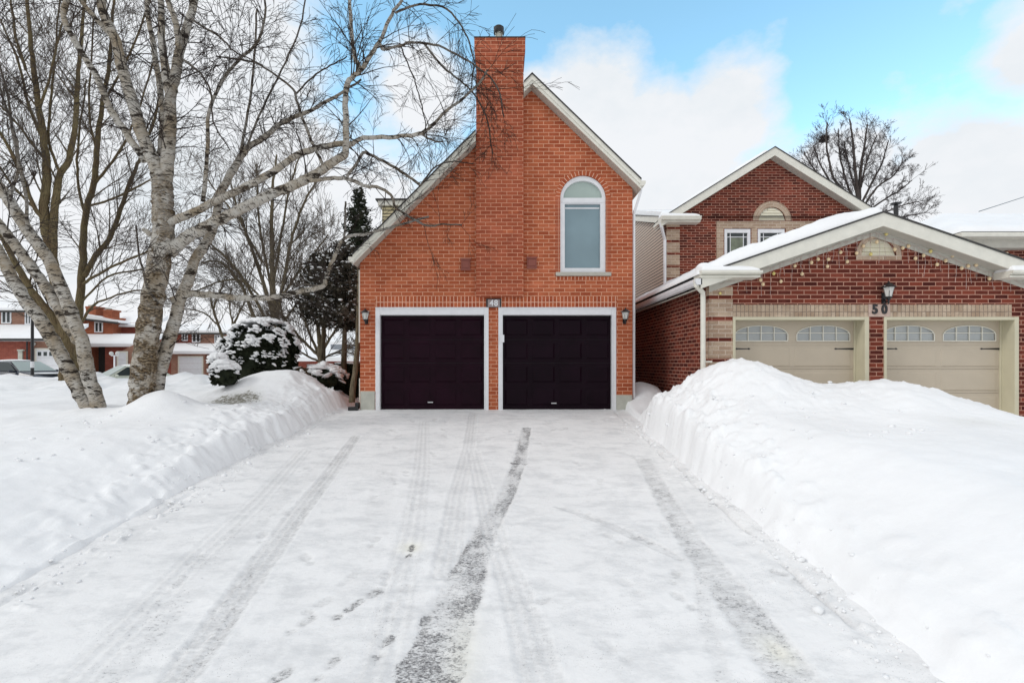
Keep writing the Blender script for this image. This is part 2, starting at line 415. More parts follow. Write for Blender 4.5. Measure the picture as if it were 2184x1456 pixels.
def bark(name, white, tan, dark, twig, birch=True):
    m, nt, b = new_mat(name)
    uv = N(nt, 'ShaderNodeTexCoord').outputs['UV']
    tc = N(nt, 'ShaderNodeTexCoord').outputs['Object']
    rad = N(nt, 'ShaderNodeAttribute', attribute_name='rad').outputs['Fac']
    base = ramp(nt, noise(nt, tc, 2.6, 5, .6), [(.40, white), (.66, tan)])
    if birch:
        a = noise(nt, vmul(nt, uv, (7, 42, 1)), 1, 5, .65)
        c = mixc(nt, ramp(nt, a, [(.55, (0, 0, 0)), (.60, (.9,) * 3)]), base, dark)
        p = noise(nt, vmul(nt, tc, (1.6, 1.6, 4.6)), 2.0, 9, .74)
        c = mixc(nt, ramp(nt, p, [(.53, (0, 0, 0)), (.57, (1,) * 3)]), c, dark)
        p2 = noise(nt, vmul(nt, tc, (.7, .7, 2.6)), 1.3, 9, .80)
        c = mixc(nt, ramp(nt, p2, [(.60, (0, 0, 0)), (.64, (.9,) * 3)]), c, (.05, .036, .025))
        q = noise(nt, vmul(nt, uv, (10, 120, 1)), 1, 3, .6)
        c = mixc(nt, ramp(nt, q, [(.5, (0, 0, 0)), (.7, (.5,) * 3)]), c, (.20, .15, .11))
        # older, scaly brown bark on the thickest wood
        old = math_(nt, 'MULTIPLY', math_(nt, 'SUBTRACT', rad, .125), 16, True)
        op = ramp(nt, noise(nt, tc, 3.4, 5, .7), [(.44, (0, 0, 0)), (.52, (.92,) * 3)])
        sc2 = noise(nt, vmul(nt, uv, (14, 46, 1)), 1, 4, .7)
        brn = ramp(nt, sc2, [(.42, (.018, .013, .009)), (.52, (.11, .07, .032)), (.66, (.36, .29, .20))])
        c = mixc(nt, math_(nt, 'MULTIPLY', old, op), c, brn)
        h = math_(nt, 'SUBTRACT', math_(nt, 'MULTIPLY', q, .7), p)
        t = ramp(nt, rad, [(.011, (1, 1, 1)), (.034, (0, 0, 0))])
        c = mixc(nt, t, c, twig)
    else:
        a = noise(nt, vmul(nt, uv, (30, 6, 1)), 1, 5, .7)
        c = mixc(nt, ramp(nt, a, [(.45, (0, 0, 0)), (.65, (.9,) * 3)]), base, dark)
        h = math_(nt, 'SUBTRACT', 1.0, a)
        t = ramp(nt, rad, [(.012, (1, 1, 1)), (.04, (0, 0, 0))])
        c = mixc(nt, t, c, twig)
    L_(nt, c, b.inputs['Base Color']); b.inputs['Roughness'].default_value = .85; b.inputs['Specular IOR Level'].default_value = .15
    bump(nt, b, h, .7, .015)
    return m
M_birch = bark('birch_bark', (.48, .455, .41), (.29, .235, .165), (.024, .019, .015), (.035, .026, .022))
M_maple = bark('olive_bark', (.17, .135, .07), (.13, .09, .05), (.035, .026, .016), (.085, .068, .055), False)
M_grey = bark('grey_bark', (.20, .165, .11), (.15, .12, .07), (.05, .04, .03), (.10, .08, .062), False)
M_darktree = bark('dark_bark', (.09, .075, .068), (.07, .055, .05), (.04, .035, .03), (.075, .062, .06), False)
def leafm(name, a, bcol):
    m, nt, b = new_mat(name)
    tc = N(nt, 'ShaderNodeTexCoord').outputs['Object']
    L_(nt, ramp(nt, noise(nt, tc, 7, 4, .7), [(.35, a), (.7, bcol)]), b.inputs['Base Color'])
    b.inputs['Roughness'].default_value = .8; b.inputs['Specular IOR Level'].default_value = .15; return m
M_yew = leafm('yew_leaves', (.010, .014, .008), (.028, .034, .017))
M_cedar = leafm('cedar_leaves', (.022, .020, .016), (.085, .072, .05))
M_spruce = leafm('spruce_needles', (.014, .020, .012), (.035, .042, .022))
M_brush = leafm('dead_shrub', (.06, .045, .028), (.12, .085, .05))

# ------------------------------------------------------------------ ground sheets
def axis_vals(segs):
    out = []
    for a, b, st in segs:
        n = max(1, int(round((b - a) / st))); out += list(np.linspace(a, b, n, endpoint=False))
    out.append(segs[-1][1]); return np.array(out)
def grid_mesh(name, xs, ys, zf, mask, mat):
    Xg, Yg = np.meshgrid(xs, ys); Zg = zf(Xg, Yg)
    nx, ny = len(xs), len(ys)
    co = np.stack([Xg, Yg, Zg], -1).reshape(-1, 3)
    idx = np.arange(nx * ny).reshape(ny, nx)
    q = np.stack([idx[:-1, :-1], idx[:-1, 1:], idx[1:, 1:], idx[1:, :-1]], -1).reshape(-1, 4)
    me = bpy.data.meshes.new(name)
    me.vertices.add(len(co)); me.vertices.foreach_set('co', co.ravel())
    me.loops.add(q.size); me.loops.foreach_set('vertex_index', q.ravel().astype(np.int32))
    me.polygons.add(len(q)); me.polygons.foreach_set('loop_start', np.arange(0, q.size, 4, dtype=np.int32))
    me.polygons.foreach_set('loop_total', np.full(len(q), 4, dtype=np.int32))
    me.polygons.foreach_set('use_smooth', np.ones(len(q), dtype=bool))
    me.update(); me.validate()
    if mask is not None:
        mk = mask(Xg, Yg).reshape(-1, 3)
        a = me.color_attributes.new('mask', 'FLOAT_COLOR', 'POINT')
        a.data.foreach_set('color', np.concatenate([mk, np.ones((len(mk), 1))], 1).ravel().astype(np.float32))
    me.materials.append(mat)
    o = bpy.data.objects.new(name, me); col.objects.link(o); o['kind'] = 'structure'; return o

def ground_mask(X, Y):
    n = fbm(X * 2, Y * 2, 3, 77)
    e = ((X + 5.15) / .62)**2 + ((Y - 10.1) / .75)**2 + n * .5
    m = ss(1.25 - e)
    e2 = ((X + 6.3) / .8)**2 + ((Y - 10.2) / .35)**2 + n * .9
    m = np.maximum(m, .75 * ss(1.0 - e2))
    m = np.maximum(m, .60 * np.exp(-((X - 6.0) / .5)**2 - ((Y - 6.6) / .18)**2))
    k = ss((np.abs(fbm(X * 1.3 + 40, Y * 1.3, 2, 91)) - .55) / .2) * .4 * (X < -4) * (Y < 12)
    return np.stack([np.maximum(m, k), m * .42, m * 0], -1)
gx = axis_vals([(-420, -120, 25), (-120, -40, 5), (-40, -16, .6), (-16, -8, .12), (-8, -3.5, .032), (-3.5, 2.3, .25), (2.3, 5.2, .032), (5.2, 9, .055), (9, 16, .3), (16, 60, 4), (60, 500, 40)])
gy = axis_vals([(-60, -6, 6), (-6, 2, .25), (2, 5.5, .045), (5.5, 12.2, .034), (12.2, 16, .08), (16, 26, .2), (26, 60, 1.2), (60, 200, 14), (200, 900, 100)])
grid_mesh('ground', gx, gy, terrain, ground_mask, M_ground)

def GP(px, py):
    Y = F * (CZ + G * D) / (py - HY + F * G); return ((px - CX) * Y / F, Y)
def seg_dist(X, Y, pts, hw):
    best = np.full(X.shape, 9.0); sgn = np.zeros(X.shape); along = np.zeros(X.shape)
    acc = 0
    for i in range(len(pts) - 1):
        (ax, ay), (bx, by) = pts[i], pts[i + 1]; dx, dy = bx - ax, by - ay; L2 = dx * dx + dy * dy
        t = np.clip(((X - ax) * dx + (Y - ay) * dy) / L2, 0, 1)
        w = hw[i] + (hw[i + 1] - hw[i]) * t
        ex, ey = X - ax - t * dx, Y - ay - t * dy
        d = np.hypot(ex, ey) / w
        m = d < best
        best = np.where(m, d, best); sgn = np.where(m, np.sign(dx * ey - dy * ex) * d, sgn)
        along = np.where(m, acc + t * math.sqrt(L2), along); acc += math.sqrt(L2)
    return best, sgn, along
# (pixel polyline, half widths, speckle, grey, tread bars)
TRK = [
    ([(1124, 912), (1108, 985), (1084, 1050), (1040, 1125), (1010, 1190), (975, 1280), (945, 1360), (905, 1470), (850, 1640)], [.09, .11, .11, .13, .16, .20, .22, .24, .24], .90, .42, 0),
    ([(1010, 880), (1000, 960), (975, 1060), (962, 1160), (950, 1220)], [.09, .10, .12, .13, .13], .42, .25, 1),
    ([(1062, 1165), (1088, 1230), (1118, 1320), (1158, 1456), (1210, 1640)], [.10, .13, .14, .15, .15], .50, .30, 1),
    ([(1372, 980), (1425, 1075), (1478, 1160), (1560, 1270), (1632, 1365), (1700, 1460), (1830, 1640)], [.12, .13, .14, .16, .18, .18, .18], .70, .42, 2),
    ([(760, 930), (705, 1010), (640, 1090), (560, 1200), (480, 1310), (372, 1460), (250, 1640)], [.08, .11, .12, .13, .13, .13, .13], .62, .50, 1),
    ([(700, 985), (600, 1060), (500, 1145), (380, 1270), (265, 1390), (190, 1470), (60, 1640)], [.14, .17, .18, .18, .18, .18, .18], .60, .16, 0),
    ([(830, 1000), (800, 1110), (780, 1200), (740, 1320), (700, 1456)], [.15, .16, .16, .16, .16], .42, .10, 0),
    ([(650, 960), (540, 1080), (430, 1180), (300, 1310), (150, 1460)], [.12, .15, .15, .15, .15], .50, .18, 1),
    ([(905, 900), (900, 1000), (880, 1130), (850, 1260), (815, 1400), (790, 1500)], [.10, .12, .14, .15, .16, .16], .52, .18, 1),
    ([(1010, 960), (1035, 1060), (1060, 1160)], [.10, .12, .12], .40, .22, 1),
    ([(1490, 1200), (1500, 1300), (1530, 1400), (1560, 1500)], [.05, .06, .06, .06], .62, .20, 0),
    ([(1190, 1080), (1270, 1105), (1370, 1150), (1450, 1190)], [.04, .08, .08, .05], .55, .35, 0),
]
FEET = []
rf = random.Random(5)
for (px, py, an, st) in [(742, 1300, -.5, 1), (790, 1268, -.6, .9), (645, 1330, -.5, .75), (680, 1290, -.5, .6), (820, 1375, -.2, .95), (745, 1232, -.4, .55), (800, 1152, 0, .6), (822, 1230, .1, .6),
                     (832, 1300, .1, .55), (588, 1448, -.4, .9), (876, 1172, .0, 1.15), (798, 1062, .1, .45), (868, 1008, .2, .45), (820, 1010, -.2, .4), (1305, 1146, .5, .6), (1368, 1148, .8, .8),
                     (1262, 1104, 1.0, .75), (1235, 1090, 1.1, .5), (1440, 1228, -.5, .6), (1672, 1224, .8, .7), (1720, 1250, .5, .6), (1660, 1390, .2, .8), (880, 960, .1, .4), (850, 930, -.1, .4), (1106, 988, 1.3, 1.2),
                     (700, 1420, -.3, .8), (905, 1330, 0, 1.0), (1500, 1010, 1.2, .5), (1580, 1080, 1.1, .5), (812, 948, .2, .35), (882, 1078, .15, .4)]:
    FEET.append((*GP(px, py), an, st))
for k in range(52):
    FEET.append((rf.uniform(-2.8, 2.2), rf.uniform(3, 11), rf.uniform(-.7, .7), rf.uniform(.3, .62)))
def drive_fields(X, Y):
    n = fbm(X * 5, Y * 5, 3, 31); n9 = fbm(X * 14, Y * 14, 2, 33)
    spk = np.zeros(X.shape); gry = np.zeros(X.shape); yel = np.zeros(X.shape); dz = np.zeros(X.shape)
    for pts, hw, a, b, tread in TRK:
        d, sg, al = seg_dist(X, Y, [GP(*p) for p in pts], hw)
        d = d + .16 * n + .10 * n9
        inside = ss((1.08 - d) / .30)
        brk = .80 + .32 * ss((fbm(al * 1.7, sg * .7, 3, 60 + int(hw[1] * 1000)) + .35) / .7)
        spk = np.maximum(spk, a * inside * np.clip(brk, 0, 1.15)); gry = np.maximum(gry, b * inside * np.clip(brk, .4, 1))
        rg = (1.0 if b > .2 else .25) * np.clip(brk, .3, 1)
        dz -= .007 * inside * rg
        dz += .004 * np.exp(-((d - 1.12) / .16)**2) * rg
        if tread == 1: dz += .003 * inside * np.sign(np.sin(sg * 10)) ; gry = gry + .10 * inside * (np.sin(sg * 10) > .4)
        if tread == 2: dz += .004 * inside * np.sin(al * 45 + sg * 2); gry = gry + .22 * inside * (np.sin(al * 30 + 2 * sg + 2 * n) > .45)
    for (fx, fy, an, st) in FEET:
        m = (np.abs(X - fx) < .35) & (np.abs(Y - fy) < .35)
        if not m.any(): continue
        c, s = math.cos(an), math.sin(an)
        u = (X[m] - fx) * c + (Y[m] - fy) * s; v = -(X[m] - fx) * s + (Y[m] - fy) * c
        e = np.minimum(np.hypot(u / .050, (v - .05) / .088), np.hypot(u / .040, (v + .10) / .042)) + .35 * n[m] + .35 * n9[m]
        k = ss((1.12 - e) / .40)
        spk[m] = np.maximum(spk[m], st * .95 * k); gry[m] = np.maximum(gry[m], .75 * st * k)
        dz[m] -= .008 * k
    gx_, gy_ = GP(876, 1166); yel = yel + .8 * np.exp(-((X - gx_) / .10)**2 - ((Y - gy_) / .12)**2)
    gx_, gy_ = GP(985, 1400); yel = yel + .45 * np.exp(-((X - gx_) / .12)**2 - ((Y - gy_) / .5)**2)
    gx_, gy_ = GP(1660, 1385); yel = yel + .7 * np.exp(-((X - gx_) / .1)**2 - ((Y - gy_) / .15)**2)
    # grit and twigs strewn around
    k = ss((fbm(X * 7 + 9, Y * 7, 2, 52) - .72) / .12) * .55
    spk = np.maximum(spk, k)
    dz += .010 * fbm(X * 1.2, Y * 1.2, 3, 71) + .0035 * fbm(X * 6, Y * 6, 3, 72) + .0018 * n9
    # loose crumbs by the foot of both banks
    for ex, sgn in ((XR, 1), (XL, -1)):
        e = ss(1 - np.abs(X - ex + .16 * sgn) / .40)
        dz += e * np.maximum(0, fbm(X * 8, Y * 8, 2, 83) - .28) * .09
    e = np.exp(-((X - XR + .12 + .07 * fbm(Y * 1.3, Y * 0 + 1, 2, 9)) / .022)**2) * ss((fbm(Y * 1.1, Y * 0, 2, 15) + .15) / .25)
    dz -= .035 * e; gry = np.maximum(gry, .35 * e)
    e = np.exp(-((X - XL - .05 + .1 * fbm(Y * 1.3, Y * 0 + 4, 2, 19)) / .03)**2) * ss((fbm(Y * .9, Y * 0 + 7, 2, 15) + .05) / .25)
    dz -= .03 * e
    return spk, gry, yel, dz
dx_ = axis_vals([(-4.7, -4.0, .08), (-4.0, 3.1, .019), (3.1, 3.6, .1)])
dy_ = axis_vals([(-6, 2.4, .3), (2.4, 5.5, .017), (5.5, 8, .024), (8, D + .16, .034)])
_c = {}
def dz_f(X, Y):
    _c['f'] = drive_fields(X, Y); return z_drive(Y) + _c['f'][3]
def d_mask(X, Y):
    s, g, y, _ = _c['f']; return np.stack([np.clip(s, 0, 1.2), np.clip(g, 0, 1), np.clip(y, 0, 1)], -1)
grid_mesh('driveway', dx_, dy_, dz_f, d_mask, M_drive)

# loose snow crumbs broken off the banks
rc = random.Random(77); cmb = MB()
def zsurf(x, y):
    z = tz(x, y)
    return max(z, float(z_drive(np.array([y]))[0])) if XL - .1 < x < XR + .2 else z
for k in range(520):
    if rc.random() < .55: x = XR + rc.gauss(-.02, .14) + (.25 * rc.random() if rc.random() < .3 else 0); y = rc.uniform(3.0, 10.4)
    else: x = XL + rc.gauss(.04, .18) + .2 * max(0, min(1, (y - 8) / 3)) if k else XL; y = rc.uniform(4.0, 11.2)
    s_ = rc.uniform(.005, .017) * (2.2 if rc.random() < .07 else 1)
    cmb.blob((x, y, zsurf(x, y) + s_ * .3), (s_ * rc.uniform(.8, 1.5), s_ * rc.uniform(.8, 1.5), s_ * rc.uniform(.5, .9)), k, .3, 1)
for k in range(90):
    x = rc.choice((rc.uniform(2.9, 5.5), rc.uniform(-6.5, -4.2))); y = rc.uniform(6.0, 9.5); s_ = rc.uniform(.01, .03)
    cmb.blob((x, y, zsurf(x, y) + s_ * .2), (s_ * 1.3, s_ * 1.2, s_ * .7), k, .3, 1)
co_ = cmb.build('snow_crumbs', M_snow, smooth=True); co_['kind'] = 'stuff'; co_['label'] = 'loose crumbs of snow fallen along the feet of the banks'; co_['category'] = 'snow'

# ------------------------------------------------------------------ text
def text_mesh(s, size, depth, offset=0.0):
    cu = bpy.data.curves.new('t', 'FONT'); cu.body = s; cu.size = size; cu.extrude = depth; cu.offset = offset
    cu.align_x = 'CENTER'; cu.align_y = 'CENTER'; cu.space_character = 1.12
    o = bpy.data.objects.new('t', cu); col.objects.link(o)
    dg = bpy.context.evaluated_depsgraph_get()
    me = bpy.data.meshes.new_from_object(o.evaluated_get(dg))
    bpy.data.objects.remove(o); return me
def put_text(s, name, size, loc, mat, parent, sx=1.0, offset=0.0):
    me = text_mesh(s, size, .006, offset); me.materials.clear(); me.materials.append(mat)
    org = ORG[parent.name]
    me.transform(Matrix.Translation(Vector(loc) - org) @ Matrix.Rotation(R(90), 4, 'X') @ Matrix.Diagonal((sx, 1, 1, 1)))
    o = bpy.data.objects.new(name, me); col.objects.link(o); o.parent = parent; return o

def arc(cx, cz, r, a0, a1, n, rz=None):
    rz = rz or r
    return [(cx + r * math.cos(R(a0 + (a1 - a0) * i / n)), cz + rz * math.sin(R(a0 + (a1 - a0) * i / n))) for i in range(n + 1)]
def arch_ring(mb, cx, cz, r0, r1, y0, y1, n=26, a0=0, a1=180):
    o = len(mb.v)
    for i in range(n + 1):
        t = R(a0 + (a1 - a0) * i / n); c, s = math.cos(t), math.sin(t)
        for r, y in ((r0, y0), (r1, y0), (r1, y1), (r0, y1)): mb.v.append((cx + r * c, y, cz + r * s))
    rm = (r0 + r1) / 2; st = R(abs(a1 - a0)) / n * rm
    for i in range(n):
        for k in range(4):
            a, b = o + i * 4 + k, o + i * 4 + (k + 1) % 4
            mb.uv[len(mb.f)] = [(i * st, .02 + (.2 if k == 1 else 0)), (i * st, .02 + (.2 if k == 0 else 0)), ((i + 1) * st, .02 + (.2 if k == 0 else 0)), ((i + 1) * st, .02 + (.2 if k == 1 else 0))]
            mb.f.append((a, b, b + 4, a + 4))
    mb.f.append((o, o + 1, o + 2, o + 3)); mb.f.append((o + n * 4 + 3, o + n * 4 + 2, o + n * 4 + 1, o + n * 4))

# ================================================================== HOUSE 48
h48 = thing('brick_house', 'orange brick house with a tall chimney, arched window and two dark garage doors', 'house', (0, D, 0))
s48 = F / D
def x8(px): return X_(px, D)
def z8(py): return Z_(py, D)
Yo = D - .30
pk = (X_(1135, Yo), Z_(155, Yo)); el = (X_(752, Yo), Z_(540, Yo)); er = (X_(1368, Yo), Z_(380, Yo))
WL, WR = x8(768), x8(1349)
def roof8(x):
    if x < pk[0]: return pk[1] + (x - pk[0]) * (pk[1] - el[1]) / (pk[0] - el[0])
    return pk[1] + (x - pk[0]) * (er[1] - pk[1]) / (er[0] - pk[0])
TV = .24
doorL = (x8(802), x8(1041)); doorR = (x8(1064), x8(1313))
ztop = z8(657)
wz = z8(423); wx0, wx1 = x8(1195), x8(1292); wcx = (wx0 + wx1) / 2; wr = (wx1 - wx0) / 2
whole = [(wx0, z8(581)), (wx1, z8(581))] + arc(wcx, wz, wr, 0, 180, 24)
outer = [(WL, -.3), (doorL[0], -.3), (doorL[0], ztop), (doorL[1], ztop), (doorL[1], -.3), (doorR[0], -.3), (doorR[0], ztop), (doorR[1], ztop), (doorR[1], -.3), (WR, -.3),
         (WR, roof8(WR) - TV), (pk[0], pk[1] - TV), (WL, roof8(WL) - TV)]
w = MB(); w.prism(outer, D, D + .24, 'y', holes=[whole])
w.box(WL, WL + .24, D + .24, D + 11, -.3, roof8(WL) - TV); w.box(WR - .24, WR, D + .24, D + 11, -.3, roof8(WR) - TV)
w.prism([(WL + .24, -.3), (WR - .24, -.3), (WR - .24, roof8(WR) - TV), (pk[0], pk[1] - TV), (WL + .24, roof8(WL) - TV)], D + 10.7, D + 10.99, 'y')
wall48 = w.build('wall', M_b48, h48)
# soldier course, just proud of the wall
m = MB(); m.box(x8(801), x8(1036), D - .006, D + .02, z8(656.5), z8(632)); m.box(x8(1069), x8(1315), D - .006, D + .02, z8(656.5), z8(632))
m.build('soldier_course', M_b48s, h48)
# footing
m = MB(); m.box(WL + .01, x8(800) - .003, D - .03, D + .2, -.3, z8(834)); m.build('footing', M_conc, h48, bevel=.012)
m = MB(); m.box(x8(1314) + .003, WR - .01, D - .03, D + .2, -.3, z8(842)); m.build('footing', M_conc, h48, bevel=.012)
# roof
XC0, XC1 = X_(1015.5, D - .12) - .002, X_(1116.5, D - .12) + .002
def slab8(mb, t0, t1, y0, y1):
    yb = D + .67
    q = lambda x: (x, roof8(x))
    if y1 > yb:
        slab(mb, q(el[0]), pk, t0, t1, yb, y1); slab(mb, pk, q(er[0]), t0, t1, yb, y1); y1 = yb
    slab(mb, q(el[0]), q(XC0), t0, t1, y0, y1); slab(mb, q(XC1), pk, t0, t1, y0, y1); slab(mb, pk, q(er[0]), t0, t1, y0, y1)
def slab(mb, a, b, t0, t1, y0, y1):      # sloped slab between two (x,z) points; vertical offsets t0..t1 below the top line
    mb.prism([(a[0], a[1] - t0), (b[0], b[1] - t0), (b[0], b[1] - t1), (a[0], a[1] - t1)], y0, y1, 'y')
m = MB(); slab8(m, .0, .035, Yo - .02, D + 11.2)
rf48 = m.build('roof', M_shingle, h48)
m = MB(); slab8(m, .035, TV, Yo, Yo + .03)
m.build('rake_board', M_cream, rf48)
m = MB(); slab8(m, .10, .16, Yo - .018, Yo - .002)
m.build('rake_moulding', M_cream, rf48)
m = MB(); slab8(m, TV - .03, TV - .005, Yo + .03, D + 11.1)
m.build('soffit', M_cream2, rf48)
m = MB(); slab(m, (el[0] + .03, el[1] + .03), (XC0 - .05, roof8(XC0 - .05)), -.10, -.01, Yo + .25, D + .75); slab(m, (el[0] + .03, el[1] + .03), (pk[0] - .1, pk[1] - .1), -.10, -.01, D + .75, D + 11); slab(m, (pk[0] + .1, pk[1] - .1), (er[0], er[1] + .02), -.05, -.01, Yo + .6, D + 11)
m.build('roof_snow', M_snow, rf48, bevel=.03)
# gutters with end pieces
def gutter_y(mb, x, z, y0, y1, sgn):     # K-style gutter running along Y; sgn = side it sticks out
    pr = [(0, 0), (.09, 0), (.12, .05), (.12, .11), (0, .11)]
    mb.prism([(x + sgn * a, z + b) for a, b in pr], y0, y1, 'y')
m = MB(); gutter_y(m, er[0] - .03, er[1] - .17, Yo - .02, D + 11.1, 1); m.build('gutter', M_cream, h48)
m = MB(); gutter_y(m, el[0] + .03, el[1] - .19, Yo - .02, D + 11.1, -1); m.build('gutter', M_cream, h48)
m = MB(); m.tube([(er[0] + .03, D - .15, er[1] - .14), (er[0] + .03, D - .12, er[1] - .24), (WR + .05, D + .06, er[1] - .66), (WR + .045, D + .06, er[1] - .9), (WR + .045, D + .06, .25)], [.032] * 5, 8)
m.build('downspout', M_white, h48)
m = MB(); m.box(WR + .01, WR + .08, D + .02, D + .1, -.02, .25); m.build('drain_elbow', M_black, h48, bevel=.01)
m = MB(); m.box(WL - .24, WL - .02, D - .12, D - .02, -.02, .07); m.box(WL - .10, WL - .02, D - .06, D + .06, .02, .16)
m.build('drain_elbow', M_black, h48, bevel=.01)
m = MB(); m.tube([(WL - .03, D + .08, el[1] - .3), (WL - .03, D + .08, 1.5)], [.022, .022], 8); m.tube([(WL - .02, D + .08, .7), (WL - .02, D + .08, .05)], [.025, .025], 8)
m.build('downspout', M_cream, h48)
# chimney
Yc = D - .12
cx0, cx1 = X_(1015.5, Yc), X_(1116.5, Yc); ct = Z_(82, Yc)
m = MB(); m.box(cx0, cx1, Yc, D - .001, Z_(632, Yc), 4.9); m.box(cx0, cx1, Yc, Yc + .78, 4.9, ct - .50)
m.box(cx0 - .012, cx1 + .012, Yc - .012, Yc + .79, ct - .50, ct - .39); m.box(cx0 - .025, cx1 + .025, Yc - .025, Yc + .80, ct - .39, ct - .30); m.box(cx0 - .038, cx1 + .038, Yc - .038, Yc + .815, ct - .30, ct - .012)
ch = m.build('chimney', M_b48c, h48)
m = MB(); m.box(cx0 - .045, cx1 + .045, Yc - .045, Yc + .82, ct - .012, ct + .02); m.build('chimney_crown', M_shingle, ch, bevel=.01)
fx = X_(1064, Yc + .35)
m = MB(); m.lathe((fx, Yc + .35, ct + .02), [(.085, 0), (.085, .33)], 16); m.build('flue_pipe', M_conc, ch)
m = MB(); m.lathe((fx, Yc + .35, ct + .35), [(.105, -.02), (.115, .02), (.12, .10), (.10, .11), (.09, .125), (.02, .14)], 12)
for k in range(6):
    t = k * math.pi / 3; m.tube([(fx + .1 * math.cos(t), Yc + .35 + .1 * math.sin(t), ct + .28), (fx + .11 * math.cos(t), Yc + .35 + .11 * math.sin(t), ct + .38)], [.012, .012], 4)
m.build('flue_cap', M_black, ch)
# odd pale bricks on the chimney
m = MB()
for (px, py) in ((1095, 452), (1083, 493)):
    m = MB(); m.box(X_(px - 11, Yc), X_(px + 11, Yc), Yc - .004, Yc + .01, Z_(py + 4, Yc), Z_(py - 4, Yc))
    m.build('pale_brick', M_b48, ch)
# arched window
win = MB()
yf = D + .03
def ring_poly(r_out, r_in, z0_out, z0_in): pass
fr_o = [(wx0 + .003, z8(581) + .002), (wx1 - .003, z8(581) + .002)] + arc(wcx, wz, wr - .003, 0, 180, 24)
lz0, lz1 = z8(571), z8(434); uz0 = z8(421)
gl_low = [(x8(1205), lz0), (x8(1281), lz0), (x8(1281), lz1), (x8(1205), lz1)]
ri = wr - .075
gl_up = [(wcx - ri, uz0), (wcx + ri, uz0)] + arc(wcx, uz0, ri, 8, 172, 20, ri * .88)
win.prism(fr_o, yf, yf + .12, 'y', holes=[gl_low, gl_up])
wf = win.build('arched_window', M_white, h48, bevel=.006)
m = MB(); m.prism([(a * 1.0, b) for a, b in gl_low], yf + .07, yf + .08, 'y'); m.build('pane', M_gblue, wf)
m = MB(); m.prism(gl_up, yf + .07, yf + .08, 'y'); m.build('pane', M_ggreen, wf, label='half-round pane with a pale blind')
m = MB(); m.box(x8(1206), x8(1280), yf + .062, yf + .069, z8(443), z8(440)); m.build('blind_rail', M_white, wf)
m = MB(); m.box(wx0 + .02, wx1 - .02, yf - .012, yf - .001, z8(431), z8(428.5)); m.build('sash_bead', M_white, wf)
m = MB(); m.box(x8(1185), x8(1303), D - .06, D + .1, z8(589), z8(581)); m.build('window_sill', M_stone, h48, bevel=.008)
m = MB(); arch_ring(m, wcx, wz, wr + .004, wr + .105, D - .007, D + .03, 30); m.build('brick_arch', M_b48s, h48)
MJ = (brick_mat('jamb_brick', (.42, .115, .055), (.35, .09, .045), (.60, .32, .21), .098, .0848, .006, offset=0))
for sx in (wx0 - .105, wx1 + .004):
    m = MB(); m.box(sx, sx + .101, D - .005, D + .02, z8(581), wz); m.build('window_jamb_brick', MJ, h48)
m = MB(); m.box(x8(1186), x8(1302), D - .005, D + .02, z8(597), z8(590)); m.build('sill_course', M_b48s, h48)
# wall vents
for (a, b, c, d_) in ((984, 1003, 553, 577), (1124, 1144, 550, 573)):
    m = MB(); m.box(x8(a), x8(b), D - .07, D - .001, z8(d_), z8(c)); m.box(x8(a) - .015, x8(b) + .015, D - .09, D - .07, z8(c) - .03, z8(c) + .01); m.box(x8(a) - .012, x8(b) + .012, D - .085, D - .07, z8(d_) - .01, z8(d_) + .03)
    m.box(x8(a) + .03, x8(b) - .03, D - .082, D - .072, z8(d_) + .05, z8(c) - .05)
    m.build('wall_vent', M_vent, h48, bevel=.006)
# garage doors
for i, (x0, x1, mat, hd) in enumerate(((doorL[0], doorL[1], M_door, 917), (doorR[0], doorR[1], M_door2, 1182))):
    fw = .088
    m = MB(); m.box(x0 - .012, x0 + fw, D - .014, D + .20, -.05, ztop + .012); m.box(x1 - fw, x1 + .012, D - .014, D + .20, -.05, ztop + .012); m.box(x0 + fw, x1 - fw, D - .012, D + .20, ztop - .155, ztop + .012)
    f_ = m.build('door_frame', M_white, h48, bevel=.006)
    m = MB(); m.box(x0 - .01, x1 + .01, D - .03, D - .014, ztop - .004, ztop + .018); m.box(x0 + fw - .022, x0 + fw - .003, D - .024, D - .013, -.04, ztop - .16); m.box(x1 - fw + .003, x1 - fw + .022, D - .024, D - .013, -.04, ztop - .16)
    m.box(x0 + fw, x1 - fw, D - .022, D - .012, ztop - .152, ztop - .132); m.build('frame_moulding', M_white, f_, bevel=.003)
    dx0, dx1 = x0 + fw, x1 - fw; dz1 = ztop - .155; sec = dz1 / 4 - .002
    dr = MB()
    for k in range(4):
        z0 = -.01 + k * sec + (.01 if k == 0 else 0)
        dr.box(dx0, dx1, D + .10, D + .14, z0 + .003, z0 + sec - .003)
        pw = (dx1 - dx0) / 4
        for j in range(4):
            a = dx0 + j * pw + .05; b = a + pw - .1; zz0, zz1 = z0 + .09, z0 + sec - .07
            dr.frustum(a, b, zz0, zz1, D + .0995, D + .080, .035)
    door = dr.build('garage_door', mat, h48, bevel=.003)
    m = MB(); m.box(dx0, dx1, D + .125, D + .13, 0, dz1); m.build('door_backing', M_black, door)
    hx, hz = x8(hd), z8(858 + 2 * i)
    m = MB(); m.box(hx - .06, hx + .06, D + .06, D + .075, hz - .012, hz + .012); m.box(hx - .06, hx - .045, D + .07, D + .1, hz - .01, hz + .01); m.box(hx + .045, hx + .06, D + .07, D + .1, hz - .01, hz + .01)
    m.build('handle', M_steel, door, bevel=.003)
m = MB(); m.box(doorR[0] + .02, doorR[0] + .12, D - .035, D - .012, z8(730), z8(714)); m.build('keypad', M_white, h48, bevel=.005)
